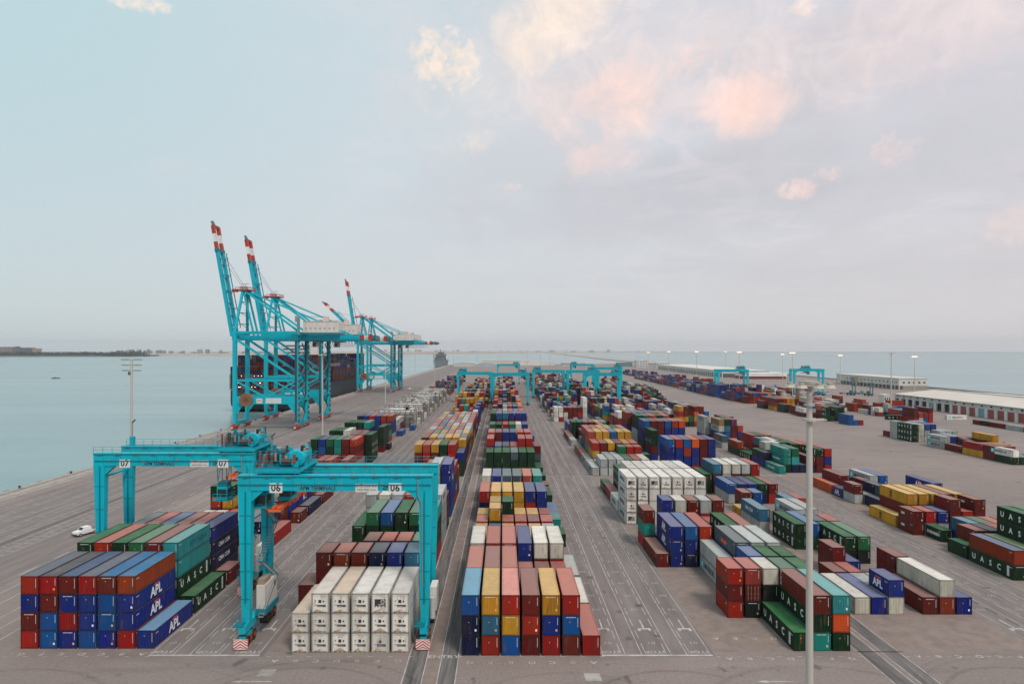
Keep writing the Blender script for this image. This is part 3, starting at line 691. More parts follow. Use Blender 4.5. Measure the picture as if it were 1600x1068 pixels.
add_row(k, B7, 309.0, F, '. ?bMk ?BlU ??rp ??P . .', 2.75)
add_row(k, B7, 322.0, F, '?ssM ?ss . ??rr ??ro . .', 2.75)
k = 'stack with yellow tiers'
add_row(k, B7, 379.0, F, '. lyRy nyrr ge RyOr yyrr yyB', 2.75)
add_row(k, B7, 392.0, F, '?rw ?? ??s ???s ???s ???r', 2.75)
add_row(k, B7, 405.0, F, 'rr ?wb ??bn ???s ???n', 2.75)

k = 'right edge block'
XR = 187.0
add_row(k, XR, 253.5, F, 'gX g . s', 2.7)
add_row(k, XR, 256.0, T, '. . s ?', 2.7)
add_row(k, XR, 263.0, T, 'rr ?r ?o .', 2.7)
add_row(k, XR, 269.3, F, 'yR ?R ?y yy', 2.7)
add_row(k, XR, 276.0, F, '. ?? ?O ?gy ?y .', 2.7)
add_row(k, XR, 281.9, F, 'r . ?O ?g .', 2.7)
add_row(k, XR, 292.8, F, 'MM ?b ?M . . y B', 2.7)
add_row(k, XR, 309.0, F, '. . . ?M ?s ?s', 2.9)
add_row(k, XR, 315.6, F, 'UUU WWW WsB ?sb M', 2.7)
add_row(k, XR, 328.0, T, 'sss ?M ?W ??s ??M ?s', 2.7)
add_row(k, XR, 334.2, T, 'r', 2.7)
k = 'warehouse dock row'
for Y, L, c in ((387, T, 'r'), (380.5, T, 'g'), (374, T, 'r'), (367.5, T, 'r'), (355, F, 's'), (348.5, T, 'r'), (342, T, 'g'), (335.5, T, 'y'), (329, T, 'R')):
    add_row(k, 267, Y, L, c, 2.6)
k = 'blue and green cluster'
add_row(k, 193, 385.5, F, 'BB B R', 2.9)
add_row(k, 190, 406.5, T, 'UUU U xgU ?gU', 2.75)
add_row(k, 190, 414, F, '. ??O ??g ??g ??g', 2.75)
add_row(k, 188, 432, F, '?w . ??B ??A ??s ??t ??R ??n', 2.75)
add_row(k, 190, 445, F, 'rr ?r ?rr . ?? ??P ??P ??W ??b', 2.75)
add_row(k, 188, 462, F, 'gg rr . r . ?? ?R ?? ?P', 2.75)
add_row(k, 188, 478, F, '?or ?yr ?RR ?yy ?yy ?rr', 2.75)
add_row(k, 186, 494, F, 'gr gro BbB ?bb ?oR ?RR ?yy', 2.75)
add_row(k, 190, 540, F, 'rr ?rr ooB bRb ?bR ?bB yyy', 2.75)
# boxes standing crosswise near the warehouse
def cross(block, px, py, L, toks, h=2.75):
    Y = 45792 / (py - 545.5); X = (px - 786) * Y / 1080
    add_row(block, X, Y, L, toks, h, rotz=math.pi / 2)
k = 'loose boxes before the warehouse'
cross(k, 1480, 655.5, F, 'X'); cross(k, 1386, 655.5, F, 'U'); cross(k, 1425, 645.5, F, 'w'); cross(k, 1418, 642.5, F, 'w'); cross(k, 1364, 649, F, 'Xw'); cross(k, 1396, 640, F, 'B'); cross(k, 1386, 637, F, 'Ro')

# far stacks that read as a mass of colour
def fill(block, X0, n, Y0, Y1, lo, hi, pal, seed, gap=.12):
    Y = Y0; s = seed
    while Y < Y1:
        random.seed(s); s += 1
        L = F if random.random() < .75 else T
        base = random.uniform(lo, hi)
        toks = []
        for c in range(n):
            if random.random() < gap: toks.append('.'); continue
            hgt = max(1, min(5, int(round(base + random.uniform(-1.1, 1.1)))))
            toks.append(''.join(random.choice(pal) for _ in range(hgt)))
        add_row(block, X0, Y, L, ' '.join(toks), random.choice((2.6, 2.8)))
        Y += L + (.9 if random.random() < .8 else 5)
fill('far centre left rows', B2 + 2, 7, 505, 800, 2.2, 4.2, 'RrbbnngyRPrs', 100)
fill('far centre rows', B3, 6, 415, 470, 3.0, 4, 'RPsbBgnOr', 140, .03)
fill('far centre rows', B3, 6, 480, 800, 2.5, 4.6, 'RPsbBbnrWy', 150, .05)
fill('far right of centre rows', B5, 7, 432, 900, 2.0, 4.4, 'bbBnrRgltyWsrP', 200)
fill('far right middle rows', B6, 7, 367, 900, 2.2, 4.2, 'rRbbBngsWtyPr', 300)
fill('far right rows', B7, 6, 420, 720, 1.4, 3.2, 'rRbgsWntr', 400, .3)
fill('far right rows', 119, 6, 560, 860, 1.0, 3.0, 'rRbgsWntr', 450, .35)
fill('right distant cluster', 189, 7, 556, 740, 2.0, 4.2, 'bbbBnRrobsn', 500, .08)
fill('right distant cluster', 192, 11, 745, 1010, 1.6, 3.6, 'bbBnrRRosbd', 540, .12)
fill('right distant cluster', 205, 9, 1020, 1200, 1.0, 2.6, 'bnRrsbd', 580, .2)
fill('right distant cluster', 212, 8, 470, 700, 1.2, 3.2, 'wWsPrbgykWt', 620, .25)
fill('right distant cluster', 238, 6, 400, 640, .8, 2.4, 'PRrsWwstoB', 660, .3)
fill('far quay side rows', B1, 7, 640, 900, 1.6, 3.4, 'rrRnbrdd', 700, .2)
# ---- containers stowed on the ship (added to the same list)
SHX1, SHX0, SHY0, SHY1 = -153.0, -198.0, 500.0, 800.0
random.seed(77)
yy = SHY0 + 1.0; bay = 0
while yy < SHY1 - 40:
    n = 16; hgts = 6 if bay < 1 else random.choice((7, 8, 8, 9))
    toks = []
    for c in range(n):
        hh = max(4, hgts + random.choice((0, 0, 0, -1)))
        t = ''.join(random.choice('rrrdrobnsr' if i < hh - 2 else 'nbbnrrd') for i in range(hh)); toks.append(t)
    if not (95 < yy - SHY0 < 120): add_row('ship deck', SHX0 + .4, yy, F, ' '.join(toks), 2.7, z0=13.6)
    yy += F + 1.6; bay += 1

# ---- rows of refrigerated boxes between the steel racks
RACKY = [372.5 + 34 * i for i in range(7)]
for i, ry in enumerate(RACKY):
    random.seed(900 + i)
    add_row('reefer rack rows', B1 + .6, ry + 2.8, F, ' '.join(random.choice(('www', 'www', 'www', 'ww', 'wwr' if i == 1 else 'www')) for _ in range(6)) + (' ww' if i % 2 else ' www'), 2.8, pitch=2.9)
    add_row('reefer rack rows', B1 + .6, ry + 17.5, F, ' '.join(random.choice(('www', 'www', 'ww', 'wws', 'www')) for _ in range(6)) + ' w', 2.8, pitch=2.9)
add_row('reefer rack rows', B1 + 14, 361, T, 'n . B', 2.7)

# ------------------------------------------------------------------ which containers show largest in the photograph
def corners(c):
    L, W_, x, y = c['L'], 2.44, c['X'], c['Y']
    if c['rot']: xs, ys = (x, x + L), (y, y + W_)
    else: xs, ys = (x, x + W_), (y, y + L)
    return xs, ys, (c['z'], c['z'] + c['H'])
def rank():
    Wd, Hd = 1024, 683; s = 1024 / 1600
    zb = np.full((Hd, Wd), 1e9); idb = np.full((Hd, Wd), -1, int)
    def P(x, y, z): return ((786 + 1080 * x / y) * s, (545.5 + 1080 * (CAM_H - z) / y) * s)
    for i, c in enumerate(CONT):
        xs, ys, zs = corners(c)
        fx = xs[1] if xs[1] < 0 else (xs[0] if xs[0] > 0 else None)
        quads = [((xs[0], ys[0], zs[0]), (xs[1], ys[0], zs[0]), (xs[1], ys[0], zs[1]), (xs[0], ys[0], zs[1])),
                 ((xs[0], ys[0], zs[1]), (xs[1], ys[0], zs[1]), (xs[1], ys[1], zs[1]), (xs[0], ys[1], zs[1]))]
        if fx is not None: quads.append(((fx, ys[0], zs[0]), (fx, ys[1], zs[0]), (fx, ys[1], zs[1]), (fx, ys[0], zs[1])))
        for q in quads:
            pts = np.array([P(*p) for p in q]); x0, y0 = np.floor(pts.min(0)).astype(int); x1, y1 = np.ceil(pts.max(0)).astype(int)
            x0, y0 = max(x0, 0), max(y0, 0); x1, y1 = min(x1, Wd - 1), min(y1, Hd - 1)
            if x1 < x0 or y1 < y0: continue
            X, Y_ = np.meshgrid(np.arange(x0, x1 + 1) + .5, np.arange(y0, y1 + 1) + .5)
            sg = np.ones(X.shape, bool); sn = np.ones(X.shape, bool)
            for a in range(4):
                A, B_ = pts[a], pts[(a + 1) % 4]; cr = (B_[0] - A[0]) * (Y_ - A[1]) - (B_[1] - A[1]) * (X - A[0]); sg &= cr >= 0; sn &= cr <= 0
            ins = sg | sn
            iz = np.array([1 / p[1] for p in q]); M = np.c_[pts, np.ones(4)]; co = np.linalg.lstsq(M, iz, rcond=None)[0]
            dep = 1 / np.maximum(co[0] * X + co[1] * Y_ + co[2], 1e-6)
            sub = zb[y0:y1 + 1, x0:x1 + 1]; ok = ins & (dep < sub); sub[ok] = dep[ok]; idb[y0:y1 + 1, x0:x1 + 1][ok] = i
    cnt = np.bincount(idb[idb >= 0], minlength=len(CONT)); return cnt
VIS = rank()
order = np.argsort(-VIS)
SHOW = [int(i) for i in order[:300] if VIS[i] > 5]
SHOWSET = set(SHOW)
print('containers', len(CONT), 'individual', len(SHOW), 'smallest', VIS[SHOW[-1]], 'visible', int((VIS > 0).sum()))

def mixv(a, b, f): return tuple(x * (1 - f) + y * f for x, y in zip(a, b))
def base_code(ch): return LOGO[ch][0] if ch in LOGO else ('w' if ch == 'v' else ch)
def body_col(ch): return CC[base_code(ch)][0]
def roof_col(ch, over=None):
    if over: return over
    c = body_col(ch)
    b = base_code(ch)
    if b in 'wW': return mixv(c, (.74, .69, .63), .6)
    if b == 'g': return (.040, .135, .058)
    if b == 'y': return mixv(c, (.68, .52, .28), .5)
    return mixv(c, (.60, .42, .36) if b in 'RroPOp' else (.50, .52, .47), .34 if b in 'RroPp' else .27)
def part_shell(L, H, col, kind):
    """corner posts, rails, corrugated side walls; local origin at the front left bottom corner, length along +Y"""
    W_ = 2.44; mb = MB(); e = .004; dk = mixv(col, (.01, .01, .01), .5)
    for x in (0, W_ - .15):
        for y in (0, L - .16): mb.box(x, y, 0, x + .15, y + .16, H, dk)
        mb.box(x + .01, .16, H - .13, x + .14, L - .16, H - .01, dk); mb.box(x + .01, .16, .02, x + .14, L - .16, .20, dk)
    for y in (0.02, L - .14): mb.box(.15, y, .02, W_ - .15, y + .12, .18, dk); mb.box(.15, y, H - .14, W_ - .15, y + .12, H - .01, dk)
    for x in (-.01, W_ - .17):
        for y in (-.01, L - .17):
            for z in (0, H - .118): mb.box(x, y, z, x + .18, y + .18, z + .12, mixv(col, (.03, .03, .03), .75))
    z0, z1 = .20, H - .13
    if kind == 'reefer':
        for x, sg in ((.035, -1), (W_ - .035, 1)):
            mb.face([(x, .16, z0), (x, L - .16, z0), (x, L - .16, z1), (x, .16, z1)][::sg], col)
    else:
        n = int((L - .32) / .56); p = (L - .32) / n
        for x, sg in ((.03, -1), (W_ - .03, 1)):
            pts = []
            for i in range(n):
                y = .16 + i * p
                for f, d in ((0, 0), (.26, 0), (.40, .045), (.62, .045), (.76, 0)): pts.append((y + f * p, x - sg * d))
            pts.append((L - .16, x))
            for (ya, xa), (yb, xb) in zip(pts[:-1], pts[1:]):
                q = [(xa, ya, z0), (xb, yb, z0), (xb, yb, z1), (xa, ya, z1)]
                mb.face(q if sg > 0 else q[::-1], col)
    mb.face([(.1, L - .04, .18), (W_ - .1, L - .04, .18), (W_ - .1, L - .04, H - .14), (.1, L - .04, H - .14)][::-1], mixv(col, (0, 0, 0), .2))
    mb.face([(.05, .05, .10), (.05, L - .05, .10), (W_ - .05, L - .05, .10), (W_ - .05, .05, .10)], dk)
    return mb
def part_end(L, H, col, kind):
    W_ = 2.44; mb = MB(); z0, z1 = .18, H - .14
    if kind == 'reefer': mb.face([(.15, .05, z0), (W_ - .15, .05, z0), (W_ - .15, .05, z1), (.15, .05, z1)], col)
    else:
        n = 9; p = (W_ - .3) / n; pts = []
        for i in range(n):
            x = .15 + i * p
            for f, d in ((0, .03), (.30, .03), (.42, .085), (.70, .085), (.82, .03)): pts.append((x + f * p, d))
        pts.append((W_ - .15, .03))
        for (xa, ya), (xb, yb) in zip(pts[:-1], pts[1:]): mb.face([(xa, ya, z0), (xb, yb, z0), (xb, yb, z1), (xa, ya, z1)], col)
    return mb
def part_roof(L, H, col, kind):
    W_ = 2.44; mb = MB(); z = H - .03
    if kind == 'reefer':
        mb.face([(.13, .13, z), (W_ - .13, .13, z), (W_ - .13, L - .13, z), (.13, L - .13, z)], col)
    else:
        n = int(L / .62); p = (L - .24) / n; pts = []
        for i in range(n):
            y = .12 + i * p
            for f, d in ((0, 0), (.35, 0), (.45, .025), (.8, .025), (.9, 0)): pts.append((y + f * p, z - d))
        pts.append((L - .12, z))
        for (ya, za), (yb, zb_) in zip(pts[:-1], pts[1:]): mb.face([(.12, ya, za), (W_ - .12, ya, za), (W_ - .12, yb, zb_), (.12, yb, zb_)], col)
    for x in (.0, W_ - .12): mb.box(x + .002, .17, H - .028, x + .118, L - .17, H - .004, mixv(col, (.1, .1, .1), .15))
    return mb
def part_reefer_unit(L, H, variant, sd_=0):
    mb = MB(); W_ = 2.44; y = .045; random.seed(sd_ + 50); jx, jz = random.uniform(-.12, .12), random.uniform(-.06, .06)
    def r(x0, z0, x1, z1, c, d=.02): mb.box(x0, y - d, z0, x1, y + .0, z1, c)
    wh = (.66, .65, .61); oy = random.choice([(.70, .32, .05), (.66, .40, .10), (.60, .26, .06)])
    mb.face([(.2, y - .003, .2), (random.uniform(.5, 2.2), y - .003, .2), (random.uniform(.3, 1.6), y - .003, random.uniform(.3, .8))], (.42, .33, .25))
    mb.face([(random.uniform(.3, 1.2), y - .004, H - .16), (random.uniform(1.3, 1.6), y - .004, random.uniform(1.9, 2.3)), (random.uniform(1.7, 2.2), y - .004, H - .16)], (.56, .50, .42))
    if variant == 2:
        mb.tube((W_ / 2, y - .06, 1.55), (W_ / 2, y + .02, 1.55), .18, (.05, .05, .05), 12)
        for x in (.85, 1.2, 1.6): r(x, 2.28, x + .10, 2.38, (.25, .23, .2))
    elif variant == 3:
        r(.42, 1.0, 1.95, 1.95, (.02, .02, .02), .01); mb.tube((1.55, y - .05, 1.62), (1.55, y + .02, 1.62), .30, (.45, .45, .43), 14); mb.tube((1.55, y - .07, 1.62), (1.55, y + .02, 1.62), .17, (.05, .05, .05), 10)
        r(.9, 1.12, 1.8, 1.28, (.35, .35, .34), .04)
        for x in (.4, .8, 1.3, 1.8): r(x, .86, x + .2, .98, (.1, .1, .1), .03)
    else:
        r(.95, 1.42, 1.36, 1.86, (.015, .015, .015), .015); r(1.56, 1.50, 1.76, 1.76, (.03, .03, .03), .015)
        r(.45, 1.68, .62, 1.80, (.06, .06, .06)); r(.45, 1.5, .56, 1.6, (.2, .2, .2))
    if variant != 3:
        r(.42, 1.10, 1.98, 1.17, (.05, .05, .05)); r(.80, .88, 1.98, 1.11, (.06, .06, .06), .03); r(.92, .93, 1.55, 1.02, (.33, .33, .32), .04); r(.9 + jx * 3, 2.1 + jz, 1.05 + jx * 3, 2.28 + jz, oy if variant == 0 else (.6, .45, .3), .012)
    r(.85 + jx, .24, 1.14 + jx, .48, oy, .012); q_ = jx * (6 if sd_ % 2 else 1); mb.face([(1.3 + q_, y - .015, .26), (1.5 + q_, y - .015, .26), (1.4 + q_, y - .015, .46)], oy)
    mb.box(.18, y - .03, H - .34, W_ - .18, y, H - .31, (.5, .48, .45))
    for x in (.3, .95, 1.6): mb.box(x, y - .05, .12, x + .45, y, .19, (.04, .04, .04))
    return mb
def part_door(L, H, col, which):
    mb = MB(); W_ = 2.44; x0, x1 = (.15, 1.21) if which == 0 else (1.23, W_ - .15); y = .03
    mb.face([(x0, y, .2), (x1, y, .2), (x1, y, H - .15), (x0, y, H - .15)], col)
    for i in range(4): z = .35 + i * (H - .7) / 4; mb.box(x0 + .06, y - .03, z, x1 - .06, y, z + (H - .7) / 4 - .16, mixv(col, (0, 0, 0), .15))
    for f in (.25, .72):
        x = x0 + (x1 - x0) * f; mb.tube((x, y - .06, .12), (x, y - .06, H - .1), .022, (.42, .30, .28), 6)
        for z in (.5, 1.2, H - .6): mb.box(x - .06, y - .09, z, x + .06, y - .02, z + .07, (.45, .33, .3))
    return mb
def part_marks(L, H, seed):
    random.seed(seed); mb = MB(); W_ = 2.44; wc = (.70, .70, .68); y = .024
    x = W_ - .36; z = H - .35
    zz = z
    while zz > H - .35 - random.choice((.9, 1.3, 1.5)): mb.box(x, y - .004, zz - .10, x + .07, y, zz, wc); zz -= .145
    if random.random() < .45: mb.box(W_ - .62, y - .004, .55, W_ - .36, y, .85, random.choice([(.7, .3, .08), (.75, .75, .7), (.75, .4, .1)]))
    if random.random() < .35:
        xx = .5
        for i in range(8): mb.box(xx, y - .004, H - .36, xx + .10, y, H - .25, wc); xx += .17
    if random.random() < .4: mb.box(.95, y - .004, 1.75, 1.05, y, 1.85, (.8, .6, .3))
    # side numbers
    for sx in (-.004, W_ + .0):
        for i in range(6): mb.box(sx, .45 + i * .13, H - .62, sx + .004, .53 + i * .13, H - .48, wc)
    return mb
def part_letters(L, H, ch):
    txt = LOGO[ch][1]; mb = MB(); W_ = 2.44; wc = (.80, .80, .78); mid = H / 2
    for sg in (1, -1):
        X = W_ + .006 if sg > 0 else -.006
        rt = (0, 1, 0) if sg > 0 else (0, -1, 0)
        def at(f): return f * L if sg > 0 else L - f * L     # f: distance along the reading direction
        def put(s, size, f, z, col, bold=.03, sx=1.0): put_text(mb, s, size, (X, at(f), z), rt, (0, 0, 1), col, bold, 1.0, sx)
        if ch == 'U':
            if L < 8: put('UASC', 1.3, .42, mid, wc, .03, 1.0)
            else:
                for i, c_ in enumerate('UASC'): put(c_, 1.5, .12 + .19 * i, mid, wc, .035, .95)
            d = .05; f0, f1 = .86, .905
            a, b = sorted((at(f0), at(f1))); mb.box(X - .002, a, .45, X + .002, b, H - .4, wc)
            a, b = sorted((at(f0 + .012), at(f1 - .012)))
            for i in range(5): mb.box(X - .004 if sg < 0 else X, a, .6 + i * .36, X if sg < 0 else X + .004, b, .74 + i * .36, (.012, .105, .035))
        elif ch == 'A':
            s = 2.0 if L > 8 else 1.7
            put('APL', s, .5 if L > 8 else .45, mid - .2, wc, .07, 1.0); a = at(.5)
            mb.face([(X, a - .9, mid + .72), (X, a + 1.1, mid + .72), (X, a + .9, mid + .95), (X, a - .4, mid + .95)][::sg], (.65, .05, .06))
        elif ch in 'MX':
            a = at(.13 if L > 8 else .2); q = .78
            cy = (.06, .55, .68)
            mb.face([(X, a - q, mid - q), (X, a + q, mid - q), (X, a + q, mid + q), (X, a - q, mid + q)][::sg], cy)
            st = []
            for i in range(14):
                rr = .58 if i % 2 == 0 else .24; t = math.pi / 2 + math.pi * i / 7; st.append((X + .003 * sg, a + rr * math.cos(t), mid + rr * math.sin(t)))
            mb.face(st[::sg], (.85, .85, .83))
            put('MAERSK', 1.45 if L > 8 else .95, .50 if L > 8 else .62, mid, (.03, .04, .08), .02, 1.15)
        elif ch == 'Y':
            put('M', 1.0, .42, mid + .35, (.03, .02, .01), .06); put('SC', .8, .42, mid - .5, (.03, .02, .01), .05)
        elif ch == 'L': put('CHINA SHIPPING', .85, .45, mid, wc, .03)
        elif ch == 'H':
            put('HAMBURG', .7, .42, mid + .35, (.05, .08, .2), .03); put('SUD', 1.1, .47, mid - .15, (.80, .10, .05), .09, 1.5)
        elif ch == 'E': put('EVERGREEN', .85, .5, mid, wc, .03)
        elif ch == 'h': put('HYUNDAI', 1.2, .62, mid, (.01, .12, .2), .02, 1.2)
        elif ch in 'CV': put('CMA CGM', 1.1 if L > 8 else .8, .45, mid, wc if ch == 'V' else (.75, .78, .8), .03); 
        elif ch == 'K': a, b = sorted((at(.2), at(.42))); mb.box(X - .002, a, mid - .1, X + .002, b, mid + .4, (.6, .6, .58))
        elif ch == 'J': put('J', .9, .18, mid, (.05, .02, .02), .05); put('HAPAG-LLOYD', .6, .42, mid, (.2, .06, .03), .0)
        elif ch == 'T':
            for i, c_ in enumerate('TEX'): put(c_, .8, .07, mid + .8 - i * .75, wc, .02)
    return mb
_cache = {}
def cached(key, fn, name, mat):
    if key not in _cache: _cache[key] = fn().mesh(name, [mat])
    return _cache[key]
ORD = ['one', 'two', 'three', 'four', 'five', 'six', 'seven', 'eight', 'nine', 'ten', 'eleven', 'twelve', 'thirteen', 'fourteen', 'fifteen', 'sixteen', 'seventeen', 'eighteen', 'nineteen', 'twenty']
ROWN = {}
for b, ys in BLOCKS.items():
    for i, q in enumerate(sorted(set(ys))): ROWN[(b, q)] = i
LBL = {}
def link(name, me, par):
    o = bpy.data.objects.new(name, me); COL.objects.link(o); o.parent = par; return o
for i in SHOW:
    c = CONT[i]; ch = c['code']; bc = base_code(ch); kind = 'reefer' if bc == 'w' else 'dry'
    L, H = c['L'], round(c['H'], 3); col = body_col(ch)
    cname = CC[bc][1]; row = ROWN[(c['block'], c['Y'])]
    kindname = 'refrigerated container' if kind == 'reefer' else 'container'
    tier = 'single tier' if c['ntier'] == 1 else ('top tier' if c['top'] else 'tier ' + ORD[c['tier']])
    rt_ = 'front row' if row == 0 else 'row ' + ORD[row]
    def mk_label(a, b_, c_): return '%s %s%s, %s, column %s%s, %s%s, %s' % (cname, 'lettered ' if a else '', kindname, tier, ORD[c['col']], ' from left' if b_ else '', rt_, ' back' if c_ and row else '', c['block'])
    for opt in ((ch in LOGO, 1, 1), (ch in LOGO, 1, 0), (0, 1, 1), (0, 1, 0), (0, 0, 1), (0, 0, 0)):
        lab = mk_label(*opt)
        if len(lab.split()) <= 15: break
    if lab in LBL:
        lab = lab.replace('column', 'inner column') if lab.replace('column', 'inner column') not in LBL else lab.replace('container', 'box')
    LBL[lab] = 1
    loc = (c['X'], c['Y'], c['z'] + .005); rz = 0
    if c['rot']: loc = (c['X'], c['Y'] + 2.44, c['z'] + .005); rz = -math.pi / 2
    t = empty('refrigerated_container' if kind == 'reefer' else 'shipping_container', loc, rz, lab, 'shipping container', 'containers stacked in the yard' if c['block'] != 'ship deck' else 'containers stacked on the ship')
    lk = 'maroon' if 0 else ''
    link('body', cached(('b', L, H, bc), lambda: part_shell(L, H, col, kind), 'body', M_CONT), t)
    rc = roof_col(ch, c['roof'])
    ro = link('roof', cached(('r', L, H, bc, rc), lambda: part_roof(L, H, rc, kind), 'roof', M_ROOF), t)
    if c['roof']: ro['label'] = 'roof of another colour than the walls'
    if c['door']:
        for q in (0, 1): link('door', cached(('d', L, H, bc, q), lambda: part_door(L, H, col, q), 'door', M_CONT), t)
    else: link('end_wall', cached(('e', L, H, bc), lambda: part_end(L, H, col, kind), 'end_wall', M_CONT), t)
    if kind == 'reefer':
        v_ = 3 if (c['block'] == 'block under crane 06' and c['col'] == 5 and c['tier'] == 2) else (2 if (c['col'] == 5 and c['tier'] == 0) else (i % 2))
        if c['Y'] in (167.4,): v_ = [3, 2, 3, 2, 0, 0, 3][c['col']] if c['tier'] == 3 else (3 if c['tier'] == 0 else 0)
        if ch != 'X' or c['Y'] == 167.4: link('refrigeration_unit', cached(('u', H, v_, i % 7), lambda: part_reefer_unit(L, H, v_, i % 7), 'refrigeration_unit', M_STEEL), t)
    elif not c['door']: link('marking', cached(('m', L, H, i % 9), lambda: part_marks(L, H, i % 9), 'marking', M_WHITE), t)
    if ch in LOGO: link('lettering', cached(('t', L, H, ch), lambda: part_letters(L, H, ch), 'lettering', M_WHITE), t)
# everything else: the many small or hidden boxes as one mass
mb = MB()
for i, c in enumerate(CONT):
    if i in SHOWSET: continue
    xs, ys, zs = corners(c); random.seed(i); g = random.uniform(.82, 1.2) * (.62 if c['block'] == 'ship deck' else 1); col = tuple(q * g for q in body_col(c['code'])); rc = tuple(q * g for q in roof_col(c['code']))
    mb.box(xs[0], ys[0], zs[0] + .01, xs[1], ys[1], zs[1], col, 0, roof=rc)
    if VIS[i] > 3:
        dk = mixv(col, (0, 0, 0), .4)
        if c['code'] in LOGO and VIS[i] > 20:
            lm_ = part_letters(c['L'], c['H'], c['code']); b0_ = len(mb.v)
            for (vx, vy, vz) in lm_.v: mb.v.append((c['X'] + vx, c['Y'] + vy, c['z'] + vz) if not c['rot'] else (c['X'] + vy, c['Y'] + 2.44 - vx, c['z'] + vz))
            for f_, k_c in zip(lm_.f, lm_.c): mb.f.append(tuple(b0_ + q for q in f_)); mb.c.append(k_c); mb.m.append(0)
        for z in (zs[0] + .01, zs[1] - .13): mb.box(xs[0] - .01, ys[0] - .02, z, xs[1] + .01, ys[0] - .003, z + .12, dk)
o = mb.build('stacked_containers', M_CONT); o['kind'] = 'stuff'; tag(o, 'distant mass of stacked containers in many colours filling the far yard and ship', None)
